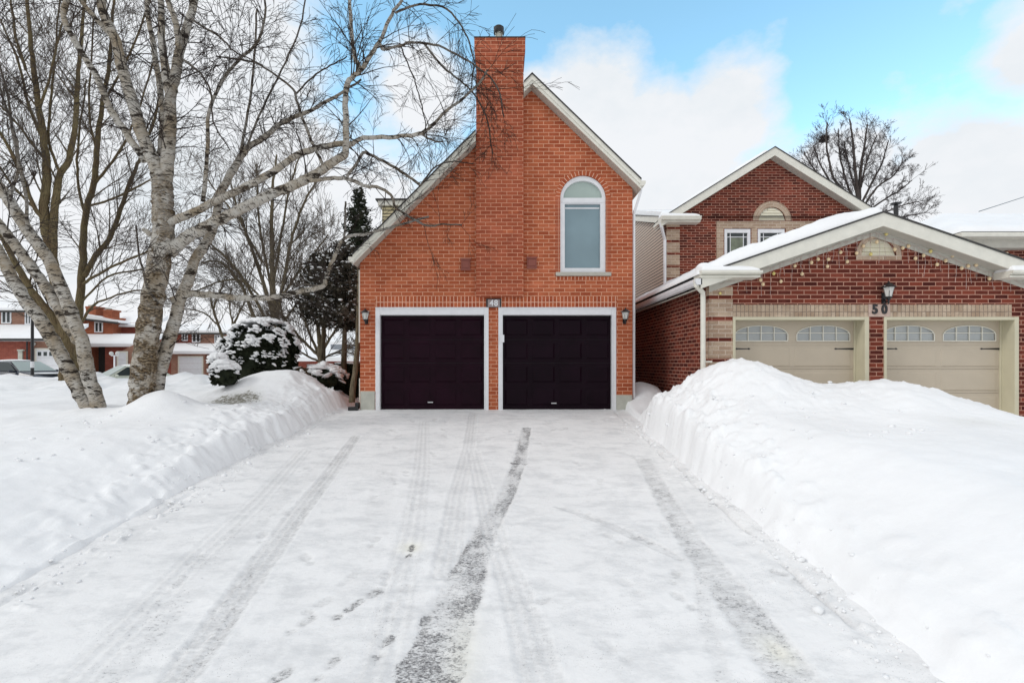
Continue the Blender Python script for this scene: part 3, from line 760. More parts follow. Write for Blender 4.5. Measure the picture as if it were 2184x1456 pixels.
# rear wing with yellow siding
Yr = D + 4.0
xr0, xr1 = X_(815, Yr), X_(1000, Yr)
m = MB(); m.box(xr0, xr1, Yr, Yr + 5, -.3, Z_(440, Yr)); m.build('rear_wall', M_ysiding, h48)
m = MB(); m.box(xr0 - .10, xr1, Yr - .12, Yr + 5.1, Z_(440, Yr), Z_(430, Yr)); m.build('rear_fascia', M_cream, h48)
m = MB(); m.box(xr0 - .16, xr1, Yr - .18, Yr + 5.1, Z_(430, Yr), Z_(427, Yr)); m.build('rear_roof', M_shingle, h48)
m = MB(); m.box(xr0 - .12, xr1, Yr - .05, Yr + 5, Z_(427, Yr), Z_(427, Yr) + .05); m.build('rear_roof_snow', M_snow, h48, bevel=.02)
# house number
sg = thing('house_number_sign', 'small grey house number plate 48 between the two dark garage doors', 'sign', (x8(1053), D - .02, z8(656)))
m = MB(); m.box(x8(1037), x8(1069), D - .03, D - .007, z8(656), z8(637)); m.build('frame', M_black, sg, bevel=.004)
m = MB(); m.box(x8(1040.5), x8(1066), D - .038, D - .030, z8(655), z8(639)); m.build('plate', M_plate, sg)
put_text('48', 'number', .185, (x8(1053.2), D - .043, z8(647)), M_white, sg, .95, .004)

# lantern ----------------------------------------------------------------
def make_lantern(name, label, loc, sc=1.0, group=None, snow=True):
    t = thing(name, label, 'lamp', loc, group)
    lx, ly, lz = loc; c = Vector((lx, ly - .12 * sc, lz))
    def q(r, z): return (r * sc * 1.12, z * sc)
    m = MB(); m.box(lx - .035 * sc, lx + .035 * sc, ly - .018, ly - .001, lz - .20 * sc, lz - .02 * sc)
    m.tube([(lx, ly - .01, lz - .12 * sc), (lx, ly - .06 * sc, lz - .19 * sc), (lx, ly - .12 * sc, lz - .17 * sc), (lx, ly - .12 * sc, lz - .11 * sc)], [.014 * sc] * 4, 6)
    m.lathe(c, [q(.008, -.22), q(.014, -.19), q(.01, -.17), q(.03, -.13), q(.045, -.11), q(.05, -.10)], 8); m.build('bracket', M_black, t)
    m = MB(); m.lathe(c, [q(.045, -.10), q(.075, .055)], 6); m.build('lantern_pane', M_lampg, t)
    m = MB()
    for k in range(6):
        a = k * math.pi / 3
        m.tube([c + Vector((.047 * sc * math.cos(a), .047 * sc * math.sin(a), -.10 * sc)), c + Vector((.078 * sc * math.cos(a), .078 * sc * math.sin(a), .055 * sc))], [.006 * sc] * 2, 4)
    m.build('cage', M_black, t)
    m = MB(); m.lathe(c, [q(.098, .052), q(.10, .062), q(.07, .085), q(.05, .11), q(.035, .12), q(.012, .13), q(.015, .145), q(.004, .16)], 12); m.build('cap', M_black, t)
    if snow:
        m = MB(); m.blob(c + Vector((0, 0, .075 * sc)), (.085 * sc, .085 * sc, .022 * sc), 3, .12, 2); m.build('snow_cap', M_snow, t, smooth=True)
    return t
make_lantern('wall_lantern', 'black wall lantern on the brick left of the left dark garage door', (x8(782), D, z8(673)), .95, 'wall lanterns beside the dark garage doors')
make_lantern('wall_lantern', 'black wall lantern on the brick right of the right dark garage door', (x8(1331.5), D, z8(672)), .98, 'wall lanterns beside the dark garage doors')

# ================================================================== HOUSE 50
A = 9.82
def x5(px): return X_(px, A)
def z5(py): return Z_(py, A)
h50 = thing('brick_house', 'dark red brick house with beige quoins and two tan garage doors', 'house', (x5(1512), A, 0))
Ao = A - .30
pk5 = (X_(1885, Ao), Z_(450, Ao)); sl = .342
GL, GR = x5(1512), 2 * pk5[0] - x5(1512)
ex0, ex1 = GL - .26, GR + .26
def r5(x): return pk5[1] - abs(x - pk5[0]) * sl
dA = (x5(1563), x5(1850)); dB = (x5(1885), x5(2169)); zt5 = z5(675.5)
TV5 = .27
vcx, vz0, vr = (x5(1828) + x5(1920)) / 2, z5(545), (x5(1912) - x5(1838)) / 2
vhole = [(vcx - vr, vz0)] + [(vcx + vr, vz0)] + arc(vcx, vz0, vr, 8, 172, 18)
outer = [(GL, -.3), (dA[0], -.3), (dA[0], zt5), (dA[1], zt5), (dA[1], -.3), (dB[0], -.3), (dB[0], zt5), (dB[1], zt5), (dB[1], -.3), (GR, -.3), (GR, r5(GR) - TV5), (pk5[0], pk5[1] - TV5), (GL, r5(GL) - TV5)]
w = MB(); w.prism(outer, A, A + .24, 'y', holes=[vhole])
w.box(GL, GL + .24, A + .24, 22.5, -.3, r5(GL) - TV5); w.box(GR - .24, GR, A + .24, 22.5, -.3, r5(GR) - TV5)
gw = w.build('wall', M_b50, h50)
# quoins: 4 beige courses, one red
m = MB(); qx = x5(1563) - .003
for k, (a, b) in enumerate(((592, 630), (638.5, 675.5), (684.5, 720), (727.5, 763.5), (771.5, 808), (816, 850))):
    m.box(GL - .006, qx, A - .006, A + .12, z5(b), z5(a) if k else r5(GL) - TV5 - .02)
m.build('quoins', M_b50b, h50)
m = MB(); m.box(dA[0] - .0, GR - .45, A - .008, A + .03, zt5 - .001, z5(650)); m.build('lintel', M_b50s, h50)
# gable vent
m = MB(); arch_ring(m, vcx, vz0, vr + .002, vr + .10, A - .010, A + .03, 24); m.build('vent_arch', M_b50b, h50)
m = MB(); m.box(vcx - vr - .10, vcx + vr + .10, A - .010, A + .03, z5(554), vz0 - .002); m.build('vent_sill', M_b50b, h50)
m = MB()
m.prism([(vcx - vr, vz0), (vcx + vr, vz0)] + arc(vcx, vz0, vr, 8, 172, 18), A + .05, A + .08, 'y')
for k in range(4):
    zz = vz0 + .005 + k * .075; hw = math.sqrt(max(0, vr * vr - (zz + .07 - vz0)**2)) if zz + .07 - vz0 < vr else 0
    if hw > .03: m.prism([(A + .05, zz), (A + .015, zz), (A + .045, zz + .068), (A + .05, zz + .068)], vcx - hw, vcx + hw, 'x')
m.build('gable_vent', M_ventc, h50)
# roof of the garage wing
e5l, e5r = (ex0, r5(ex0)), (ex1, r5(ex1))
m = MB(); slab(m, e5l, pk5, 0, .03, Ao - .02, 16.2); slab(m, pk5, e5r, 0, .03, Ao - .02, 16.2)
xq = X_(1420, 16.0); slab(m, e5l, (xq + .3, r5(xq + .3)), 0, .03, 16.2, 22.6)
r50 = m.build('roof', M_shingle, h50)
m = MB(); slab(m, e5l, pk5, .03, TV5, Ao, Ao + .03); slab(m, pk5, e5r, .03, TV5, Ao, Ao + .03); m.build('rake_board', M_cream, r50)
m = MB(); slab(m, e5l, pk5, TV5 - .03, TV5 - .004, Ao + .03, 16); slab(m, pk5, e5r, TV5 - .03, TV5 - .004, Ao + .03, 16)
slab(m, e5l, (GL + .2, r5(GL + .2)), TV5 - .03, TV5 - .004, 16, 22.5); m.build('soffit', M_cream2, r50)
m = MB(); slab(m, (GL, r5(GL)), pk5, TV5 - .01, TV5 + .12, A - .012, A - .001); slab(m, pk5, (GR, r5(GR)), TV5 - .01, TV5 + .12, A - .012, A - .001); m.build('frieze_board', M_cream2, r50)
m = MB(); gutter_y(m, ex0 + .02, e5l[1] - .20, Ao + .0, 22.5, -1); m.build('gutter', M_white, r50)
# snow blanket on the left slope of the wing
def snow_sheet(name, x0, x1, y0, y1, top, th, parent, nx=60, ny=60, seed=0, edge=.18):
    xs = np.linspace(x0, x1, nx); ys = np.linspace(y0, y1, ny)
    Xg, Yg = np.meshgrid(xs, ys)
    e = np.minimum(np.minimum(Xg - x0, x1 - Xg), np.minimum(Yg - y0, y1 - Yg))
    prof = np.sqrt(np.clip(1 - (1 - np.clip(e / edge, 0, 1))**2, 0, 1))
    base = top(Xg, Yg); thk = th(Xg, Yg) * (1 + .35 * fbm(Xg * 1.6, Yg * 1.6, 3, seed))
    Zt = base + .004 + thk * prof
    m = MB(); n = nx * ny
    pt = [(float(a), float(b), float(c)) for a, b, c in zip(Xg.ravel(), Yg.ravel(), Zt.ravel())]
    pb = [(float(a), float(b), float(c)) for a, b, c in zip(Xg.ravel(), Yg.ravel(), (base + .003).ravel())]
    fs = []
    for j in range(ny - 1):
        for i in range(nx - 1):
            a = j * nx + i; fs.append((a, a + 1, a + nx + 1, a + nx)); 
    m.add(pt, fs)
    rim = [i for i in range(nx)] + [j * nx + nx - 1 for j in range(1, ny)] + [(ny - 1) * nx + i for i in range(nx - 2, -1, -1)] + [j * nx for j in range(ny - 2, 0, -1)]
    o = len(m.v); m.v += [pb[k] for k in rim]
    for k in range(len(rim)):
        k2 = (k + 1) % len(rim); m.f.append((rim[k], o + k, o + k2, rim[k2]))
    m.f.append(tuple(o + k for k in range(len(rim))))
    return m.build(name, M_snow, parent, smooth=True)
snow_sheet('roof_snow', ex0 - .06, pk5[0] + .02, Ao + .0, 16.0, lambda X, Y: pk5[1] - np.abs(X - pk5[0]) * sl, lambda X, Y: .10 + .13 * ss((X - ex0) / .8) * (1 - .8 * ss((X - pk5[0] + 1.0) / 1.0)), r50, 70, 90, 3, .14)
snow_sheet('roof_snow', ex0 - .06, xq + .1, 16.0, 22.4, lambda X, Y: pk5[1] - np.abs(X - pk5[0]) * sl, lambda X, Y: .12 + 0 * X, r50, 20, 40, 4)
snow_sheet('roof_snow', pk5[0] + .05, ex1 - .05, Ao + .5, 15.9, lambda X, Y: pk5[1] - np.abs(X - pk5[0]) * sl, lambda X, Y: .04 + 0 * X, r50, 40, 40, 5)
# boxed eave returns
def eave_return(x0, x1, y0, y1, zb, h, parent, seed, hip=.35):
    m = MB()
    m.prism([(y1, zb + .035), (y0 + .10, zb + .035), (y0, zb + .07), (y0, zb + h), (y1, zb + h)], x0, x1, 'x')
    m.box(x0, x1, y0 + .06, y1, zb, zb + .034)
    m.box(x0 - .01, x1 + .01, y0 - .014, y0, zb + h - .045, zb + h)
    m.build('eave_return', M_cream, parent, bevel=.006)
    snow_sheet('eave_snow', x0 + .0, x1 - .02, y0 + .0, y1 - .005, lambda X, Y: zb + h + 0 * X, lambda X, Y: .09 * (1 - .45 * ss((X - x1 + .5) / .5)) + .08 * ss((Y - y0) / .3), parent, 50, 16, seed, .12)
eave_return(X_(1497, 9.42), X_(1626, 9.42), 9.42, A - .002, Z_(590, 9.42), .115, r50, 8)
xr_ = 2 * pk5[0]
eave_return(xr_ - X_(1626, 9.42), xr_ - X_(1497, 9.42), 9.42, A - .002, Z_(590, 9.42), .115, r50, 9)
# downspout at the corner
m = MB()
ds = [(X_(1484, 9.6), 9.60, Z_(597, 9.6)), (X_(1485, 9.6), 9.60, Z_(609, 9.6)), (X_(1499, 9.72), 9.72, Z_(624, 9.7)), (X_(1499.5, 9.75), 9.75, Z_(640, 9.75)), (X_(1499.5, 9.75), 9.75, 0)]
m.tube(ds, [.046] * 5, 8); m.box(ds[4][0] - .01, GL + .03, 9.74, 9.80, 1.05, 1.08); m.build('downspout', M_cream, h50, smooth=False)
# garage doors of 50
Yd = A + .26
for (x0, x1) in (dA, dB):
    m = MB(); m.box(x0 - .004, x0 + .045, A - .02, Yd, -.05, zt5); m.box(x1 - .10 + .04, x1 + .02, A - .02, Yd, -.05, zt5 + .0); m.box(x0 + .045, x1 - .06, A - .018, Yd, zt5 - .06, zt5 - .002)
    m.box(x0 + .045, x0 + .075, Yd - .03, Yd + .02, -.05, zt5 - .06); m.box(x1 - .09, x1 - .06, Yd - .03, Yd + .02, -.05, zt5 - .06)
    fr = m.build('door_frame', M_tan2, h50, bevel=.005)
    a0, a1 = x0 + .06, x1 - .075; zt = zt5 - .06; W = a1 - a0; sec = zt / 4
    wins = []
    wh0, wh1 = zt - .37, zt - .085
    for k in range(2):
        cx_ = a0 + W * (.25 + .5 * k); hw = W * .21
        wins.append((cx_, hw, [(cx_ - hw, wh0), (cx_ + hw, wh0), (cx_ + hw, wh0 + .12)] + [(cx_ + hw * math.cos(R(t)), wh0 + .12 + (wh1 - wh0 - .12) * math.sin(R(t))) for t in range(12, 169, 12)] + [(cx_ - hw, wh0 + .12)]))
    dr = MB()
    dr.prism([(a0, zt - sec), (a1, zt - sec), (a1, zt), (a0, zt)], Yd, Yd + .04, 'y', holes=[w_[2] for w_ in wins])
    for k in range(3):
        z0 = k * sec; dr.box(a0, a1, Yd, Yd + .04, z0 + .004, z0 + sec - .004)
        dr.box(a0, a1, Yd + .01, Yd + .03, z0 + sec - .004, z0 + sec + .001)
        for j in (0, 1): dr.frustum(a0 + W * (.03 + .49 * j), a0 + W * (.48 + .49 * j), z0 + .06, z0 + sec - .06, Yd - .0005, Yd - .006, .012)
    for k in range(1, 4): dr.box(a0 + .02, a1 - .02, Yd - .008, Yd - .001, k * sec + .05, k * sec + .056)
    door = dr.build('garage_door', M_tan, h50)
    for (cx_, hw, pl) in wins:
        m = MB(); m.prism(pl, Yd + .015, Yd + .02, 'y'); pn = m.build('door_window', M_ggarage, door)
        m = MB()
        m.box(cx_ - hw - .012, cx_ + hw + .012, Yd - .012, Yd + .004, wh0 - .018, wh0)
        for t in (-1, 1): m.box(cx_ + t * hw - .009 + (.009 * t), cx_ + t * hw + .009 + (.009 * t), Yd - .011, Yd + .004, wh0, wh0 + .125)
        m.box(cx_ - hw, cx_ + hw, Yd - .006, Yd + .012, wh0 + .135, wh0 + .15)
        for t in (-.5, 0, .5):
            m.box(cx_ + t * hw - .008, cx_ + t * hw + .008, Yd - .009, Yd + .0125, wh0, wh0 + .12 + (wh1 - wh0 - .12) * math.sqrt(1 - t * t))
        ap = [(cx_ + hw * math.cos(R(t)), Yd - .008, wh0 + .12 + (wh1 - wh0 - .12) * math.sin(R(t))) for t in range(0, 181, 9)]
        m.tube(ap, [.011] * len(ap), 4)
        m.build('window_frame', M_cream, pn)
        m = MB()
        for t in (-.75, -.25, .25, .75): m.box(cx_ + t * hw - hw * .21, cx_ + t * hw + hw * .21, Yd + .0215, Yd + .026, wh0 + .03, wh0 + .10)
        m.build('blind', M_white, pn)
    zz = z5(744) + .01
    for sgn, xx in ((1, a0 + .0), (-1, a1 - .0)):
        m = MB(); le = .34
        m.prism([(xx, zz - .018), (xx + sgn * le, zz - .008), (xx + sgn * (le + .012), zz - .018), (xx + sgn * (le + .05), zz), (xx + sgn * (le + .012), zz + .018), (xx + sgn * le, zz + .008), (xx, zz + .018)], Yd - .012, Yd - .006, 'y')
        m.build('strap_hinge', M_black, door)
# brick pier stands as part of the wall; number stone above it
sg = thing('house_number_sign', 'beige stone house number 50 between the tan garage doors', 'sign', (x5(1873), A - .01, z5(675)))
m = MB(); m.box(x5(1851), x5(1897), A - .022, A - .009, z5(675.5), z5(649)); m.build('plate', plain('number_stone', (.50, .37, .31), .8, .12, 20), sg, bevel=.003)
put_text('5', 'digit', .235, (x5(1864), A - .03, z5(660.5)), M_black, sg, .95, .010)
put_text('0', 'digit', .235, (x5(1884), A - .03, z5(660.5)), M_black, sg, .92, .010)
make_lantern('wall_lantern', 'black wall lantern above the house number 50', (x5(1884), A, z5(603) - .165), 1.12, snow=True)

# string lights ---------------------------------------------------------
sl_t = thing('string_lights', 'icicle string of warm light bulbs hanging from the gable over the tan garage doors', 'lights', (pk5[0], A - .03, 2.6))
bulbs = [(1637, 555), (1648, 584), (1620, 598), (1625, 607), (1663, 601), (1693, 568), (1708, 585), (1728, 561), (1742, 554), (1764, 554), (1762, 569), (1790, 539), (1804, 559), (1824, 541), (1838, 526),
         (1887, 500), (1867, 517), (1854, 543), (1905, 533), (1922, 530), (1934, 526), (1949, 552), (1966, 546), (1981, 537), (1995, 565), (2013, 557), (2028, 546), (2047, 573), (2061, 568), (2078, 566), (2106, 595), (2143, 543), (2166, 571)]
m = MB()
k = 0
for bx, by in bulbs:
    X = x5(bx); zt = r5(X) - TV5 - .04; zb = z5(by) + .03
    rn = random.Random(bx); pts = [(X + rn.uniform(-.02, .02) * (j > 0), A - .028, zt + (zb - zt) * j / 5) for j in range(5)] + [(X, A - .03, zb)]
    m.tube(pts, [.0028] * 6, 3, False)
for j in range(36):
    X = GL + .55 + (GR - GL - .9) * j / 36 + random.uniform(-.04, .04); zt = r5(X) - TV5 - .04; ln = random.uniform(.2, .55)
    m.tube([(X, A - .028, zt), (X + random.uniform(-.02, .02), A - .028, zt - ln * .5), (X + random.uniform(-.02, .02), A - .028, zt - ln)], [.0028] * 3, 3, False)
run = []
for j in range(60):
    X = GL + .2 + (GR - GL - .4) * j / 59; run.append((X, A - .026, r5(X) - TV5 - .05 + .02 * math.sin(j * 1.7)))
m.tube(run, [.004] * 60, 4)
m.build('cable', M_wire, sl_t)
for i, (bx, by) in enumerate(bulbs):
    m = MB(); m.lathe((x5(bx), A - .04, z5(by)), [(.008, .036), (.02, .026), (.030, .008), (.030, -.008), (.018, -.028), (.005, -.034)], 8)
    m.build('bulb', M_bulby if i in (1, 15, 17, 23) else M_bulb, sl_t, smooth=True)
st_t = thing('star_ornament', 'small yellow star ornament on the beige quoin of the dark red house', 'ornament', (x5(1535), A - .02, z5(626)))
pts = [(x5(1535) + (.035 if k % 2 == 0 else .015) * math.sin(k * math.pi / 5), z5(626) + (.035 if k % 2 == 0 else .015) * math.cos(k * math.pi / 5)) for k in range(10)]
m = MB(); m.prism(pts, A - .03, A - .008, 'y'); m.build('star', M_bulby, st_t)

# upper storey of 50 ------------------------------------------------------
U = 16.0; Uo = 15.7
def xu(px): return X_(px, U)
def zu(py): return Z_(py, U)
pku = (X_(1653, Uo), Z_(312, Uo)); slu = .625
UL = xu(1422); UR = 2 * pku[0] - UL
eul, eur = (UL - .26, pku[1] - (pku[0] - UL + .26) * slu), (UR + .26, pku[1] - (UR + .26 - pku[0]) * slu)
def ru(x): return pku[1] - abs(x - pku[0]) * slu
TU = .27
vr2 = (xu(1675) - xu(1618)) / 2; vc2 = (xu(1675) + xu(1618)) / 2; vz2 = zu(470.5)
vh2 = [(vc2 - vr2, vz2), (vc2 + vr2, vz2)] + arc(vc2, vz2, vr2, 8, 172, 16)
wn = [(xu(1545), xu(1601), zu(560), zu(488)), (xu(1616), xu(1674), zu(560), zu(488))]
w = MB(); w.prism([(UL, 2.4), (UR, 2.4), (UR, ru(UR) - TU), (pku[0], pku[1] - TU), (UL, ru(UL) - TU)], U, U + .24, 'y', holes=[vh2] + [[(a, c), (b, c), (b, d_), (a, d_)] for a, b, c, d_ in wn])
w.build('upper_wall', M_b50, h50)
m = MB()
for k in range(5):
    pass
q0 = ru(UL) - TU - .02
for (a, b) in ((472, 484), (489.5, 512), (517.5, 538), (543.5, 565), (570.5, 592), (597.5, 618)):
    m.box(UL - .006, xu(1449.5), U - .008, U + .1, zu(b), min(q0, zu(a)))
m.build('quoins', M_b50b, h50)
m = MB(); m.box(xu(1528), xu(1760), U - .012, U + .02, zu(487), zu(472)); m.box(xu(1528), xu(1543), U - .010, U + .02, zu(560), zu(487)); m.box(xu(1602.5), xu(1614.5), U - .010, U + .02, zu(560), zu(487)); m.box(xu(1676), xu(1692), U - .01, U + .02, zu(560), zu(487))
arch_ring(m, vc2, vz2, vr2 + .003, vr2 + .18, U - .011, U + .02, 22)
m.build('window_surround', M_b50b, h50)
m = MB(); m.prism(vh2, U + .04, U + .07, 'y')
for k in range(5):
    zz = vz2 + k * .08; hw = math.sqrt(max(0, vr2**2 - (zz + .07 - vz2)**2)) if zz + .07 - vz2 < vr2 else 0
    if hw > .03: m.prism([(U + .04, zz), (U + .01, zz), (U + .035, zz + .07), (U + .04, zz + .07)], vc2 - hw, vc2 + hw, 'x')
m.build('gable_vent', M_ventc, h50)
for (a, b, c, d_) in wn:
    m = MB(); i = .09
    m.prism([(a, c), (b, c), (b, d_), (a, d_)], U + .01, U + .09, 'y', holes=[[(a + i, c + i), (b - i, c + i), (b - i, d_ - i - .03), (a + i, d_ - i - .03)]])
    wf = m.build('window', M_white, h50, bevel=.005)
    m = MB(); m.box(a + i - .01, b - i + .01, U + .06, U + .065, c + i - .01, d_ - i); pn = m.build('pane', M_gdark, wf)
    m = MB()
    for xx in (a + i + .11, b - i - .11): m.box(xx - .01, xx + .01, U + .045, U + .058, c + i, d_ - i - .03)
    m.box(a + i, b - i, U + .044, U + .0585, d_ - i - .16, d_ - i - .14); m.build('muntin', M_white, pn)
    m = MB(); m.box(a + i + .12, b - i - .12, U + .0585, U + .0598, c + i, d_ - i - .17); m.build('curtain', plain('pale_curtain', (.16, .18, .13), .8, .3, 6), pn)
m = MB(); slab(m, eul, pku, 0, .03, Uo - .02, 16.5); slab(m, (UL + .3, ru(UL + .3)), pku, 0, .03, 16.5, 22); slab(m, pku, eur, 0, .03, Uo - .02, 22)
ur = m.build('upper_roof', M_shingle, h50)
m = MB(); slab(m, eul, (eul[0] + .12, eul[1] + .075), .02, .12, Uo + .03, 16.5); m.build('eave_gutter', M_cream, ur)
m = MB(); slab(m, eul, pku, .03, TU, Uo, Uo + .03); slab(m, pku, eur, .03, TU, Uo, Uo + .03); m.build('rake_board', M_cream, ur)
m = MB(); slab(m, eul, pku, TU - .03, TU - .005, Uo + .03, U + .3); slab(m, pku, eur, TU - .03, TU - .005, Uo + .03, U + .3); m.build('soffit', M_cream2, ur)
snow_sheet('roof_snow', UL + .32, pku[0] - .05, Uo + .12, 20, lambda X, Y: pku[1] - np.abs(X - pku[0]) * slu, lambda X, Y: .10 + 0 * X, ur, 30, 30, 12)
snow_sheet('roof_snow', pku[0] + .05, eur[0] - .02, Uo + .25, 20, lambda X, Y: pku[1] - np.abs(X - pku[0]) * slu, lambda X, Y: .05 + 0 * X, ur, 30, 30, 13)
eave_return(X_(1412, 15.6), X_(1496, 15.6), 15.6, U - .002, Z_(472, 15.6), .17, ur, 14)
eave_return(2 * pku[0] - X_(1496, 15.6), 2 * pku[0] - X_(1412, 15.6), 15.6, U - .002, Z_(472, 15.6), .17, ur, 15)
# side wall in beige siding, with the rake of the main roof rising to the back
zA = ru(UL) - TU; 
m = MB(); m.prism([(U + .24, 2.4), (24, 2.4), (24, 6.2), (21.6, 6.95), (U + .24, zA + .02)], UL + .01, UL + .22, 'x'); m.build('siding_wall', M_siding, h50)
m = MB(); m.prism([(U - .1, zA - .02), (21.6, 6.95), (21.6, 7.17), (U - .1, zA + .20)], UL - .16, UL + .05, 'x'); m.build('side_fascia', M_cream, h50)
m = MB(); m.prism([(U - .1, zA + .203), (21.6, 7.173), (26, 5.2), (26, 5.15), (21.6, 7.12)], UL - .2, UR, 'x'); m.build('main_roof', M_shingle, h50)
m = MB(); m.prism([(U + .1, zA + .26), (21.6, 7.18), (25.8, 5.3), (25.8, 5.45), (21.6, 7.34), (U + .1, zA + .36)], UL - .12, UR, 'x'); m.build('main_roof_snow', M_snow, h50, bevel=.03)
m = MB(); pts = [P(1409, 476, 15.75), P(1411, 484, 15.75), P(1418, 512, 15.95), P(1418, 640, 15.95)]; m.tube(pts, [.045] * 4, 8); m.build('downspout', M_white, h50)
# vent stack
m = MB(); c = P(1911, 451, 18.0); m.lathe((c.x, c.y, c.z - .6), [(.07, 0), (.07, .8)], 12); m.lathe((c.x, c.y, c.z + .27), [(.04, -.07), (.16, -.02), (.18, .01), (.03, .05)], 12); m.build('vent_stack', M_black, h50)

# ================================================================== house at the far right
hx = thing('brick_house', 'snow-roofed brick house only partly seen at the right edge', 'house', (X_(2150, 15), 15.0, 0))
Yh = 15.0
m = MB(); m.box(X_(2150, Yh), 26, Yh, Yh + 9, -.3, Z_(513, Yh)); m.build('wall', M_b50, hx)
ez = Z_(497, Yh - .6); ex = X_(2052, Yh - .6)
m = MB(); m.box(ex, 27, Yh - .6, Yh + 9.5, ez - .10, ez + .03); rr = m.build('eave_board', M_cream, hx, bevel=.02)
m = MB(); m.box(ex + .25, 26.8, Yh - .3, Yh + 9.2, ez - .34, ez - .10); m.build('soffit', M_cream2, hx)
def hipz(X, Y): return ez + .04 + np.minimum(np.minimum((Y - (Yh - .6)) * .36, (Yh + 9.5 - Y) * .36), (X - ex) * .50)
snow_sheet('snow_covered_roof', ex, 27, Yh - .6, Yh + 9.5, hipz, lambda X, Y: .12 + 0 * X, hx, 50, 50, 20)
m = MB(); m.tube([P(2088, 451, 15.6), P(2135, 436, 17), P(2200, 415, 19)], [.012] * 3, 5); tag(m.build('overhead_cable', M_black), 'thin dark cable above the snowy roof at the right edge', 'cable')

# ================================================================== TREES
def catmull(pts, n=5):
    out = []
    for i in range(len(pts) - 1):
        p0, p1, p2, p3 = pts[max(i - 1, 0)], pts[i], pts[i + 1], pts[min(i + 2, len(pts) - 1)]
        for k in range(n):
            t = k / n
            out.append(tuple(.5 * ((2 * p1[j]) + (-p0[j] + p2[j]) * t + (2 * p0[j] - 5 * p1[j] + 4 * p2[j] - p3[j]) * t * t + (-p0[j] + 3 * p1[j] - 3 * p2[j] + p3[j]) * t**3) for j in range(len(p1))))
    out.append(tuple(pts[-1])); return out
def limb_pts(px, Y0, Y1, w0, w1, n=5, jit=.012, seed=0):
    rn = random.Random(seed)
    pts = []
    for i, q in enumerate(px):
        t = i / (len(px) - 1); Y = Y0 + (Y1 - Y0) * t; w = w0 + (w1 - w0) * t
        v = P(q[0], q[1], Y); pts.append((v.x, v.y, v.z, w / 2 / F * Y))
    c = catmull(pts, n); V = []; Rd = []
    for i, p in enumerate(c):
        j = jit * (0 < i < len(c) - 1)
        V.append(Vector((p[0] + rn.uniform(-j, j), p[1] + rn.uniform(-j, j), p[2] + rn.uniform(-j, j)))); Rd.append(max(.003, p[3] * (1 + rn.uniform(-.05, .05))))
    return V, Rd
def rvec(rn):
    while True:
        v = Vector((rn.uniform(-1, 1), rn.uniform(-1, 1), rn.uniform(-1, 1)))
        if .1 < v.length < 1: return v.normalized()
def twig(mb, p, d, ln, r, lvl, rn, droop, kids, rmin, sides=3, seg=5, wig=.15):
    pts = [p.copy()]; rr = [r]; q = p.copy(); dd = d.copy(); st = ln / seg
    for i in range(seg):
        dd = (dd + rvec(rn) * wig + Vector((0, 0, droop * (i + 1) / seg))).normalized()
        q = q + dd * st; pts.append(q.copy()); rr.append(max(rmin, r * (1 - .8 * (i + 1) / seg)))
    mb.tube(pts, rr, sides if r > .008 else 3, False)
    if lvl <= 0: return
    nk = kids[len(kids) - lvl]
    for k in range(nk):
        t = rn.uniform(.15, 1.0); i = min(int(t * seg), seg - 1); f = t * seg - i
        a = pts[i].lerp(pts[i + 1], f); base = (pts[i + 1] - pts[i]).normalized()
        sd = rvec(rn); sd = (sd - base * sd.dot(base)).normalized()
        nd = (base * rn.uniform(.8, 1.2) + sd * rn.uniform(.45, .8)).normalized()
        twig(mb, a, nd, ln * rn.uniform(.42, .72) * (1.15 - .35 * t), max(rmin, rr[i] * .6), lvl - 1, rn, droop, kids, rmin, sides, max(3, seg - 1), wig)
def spawn(mb, V, Rd, rn, n, ln, kids, droop, rmin, t0=.1, up=.2, bias=(0, 0, 0), lvl=2, rfrac=.35, rmax=.014, wig=.15, fwd=(.1, .8)):
    for k in range(n):
        t = rn.uniform(t0, 1.0) * (len(V) - 1); i = min(int(t), len(V) - 2)
        p = V[i].lerp(V[i + 1], t - i); base = (V[i + 1] - V[i]).normalized()
        sd = rvec(rn); sd = (sd - base * sd.dot(base)).normalized()
        d = (base * rn.uniform(*fwd) + sd + Vector((0, 0, up)) + Vector(bias)).normalized()
        twig(mb, p, d, ln * rn.uniform(.5, 1.2), min(rmax, max(rmin * 1.5, Rd[i] * rfrac)), lvl, rn, droop, kids, rmin, wig=wig)

TB = 9.0
# ---- main birch
t2 = thing('birch_tree', 'large white-barked birch with a long limb reaching right toward the brick house', 'tree', tuple(P(300, 868, TB)), 'birch trees on the front lawn')
rn = random.Random(21)
trunk = MB(); limbs = []; crown = MB()
V, Rd = limb_pts([(299, 885), (300, 862), (306, 800), (313, 730), (324, 651), (338, 565), (349, 495), (347, 440), (346, 395), (343, 372)], TB, TB, 52, 38, 8, .008, 1)
Rd[0] *= 1.15
for i in range(len(Rd)): Rd[i] *= 1 + .06 * math.sin(i * 1.9)
trunk.tube(V, Rd, 18)
V, Rd = limb_pts([(342, 400), (334, 360), (319, 326), (302, 285), (285, 223), (261, 148), (247, 86), (220, 27), (216, -30), (214, -160), (200, -300)], TB, TB - .3, 29, 14, 6, .006, 2)
trunk.tube(V, Rd, 14); limbs.append((V, Rd, 26))
V, Rd = limb_pts([(350, 410), (357, 343), (362, 275), (364, 206), (373, 165), (385, 103), (398, 62), (415, 0), (428, -90), (450, -260)], TB, TB + .2, 28, 11, 6, .006, 3)
trunk.tube(V, Rd, 14); limbs.append((V, Rd, 28))
trunk.build('trunk', M_birch, t2, smooth=True)
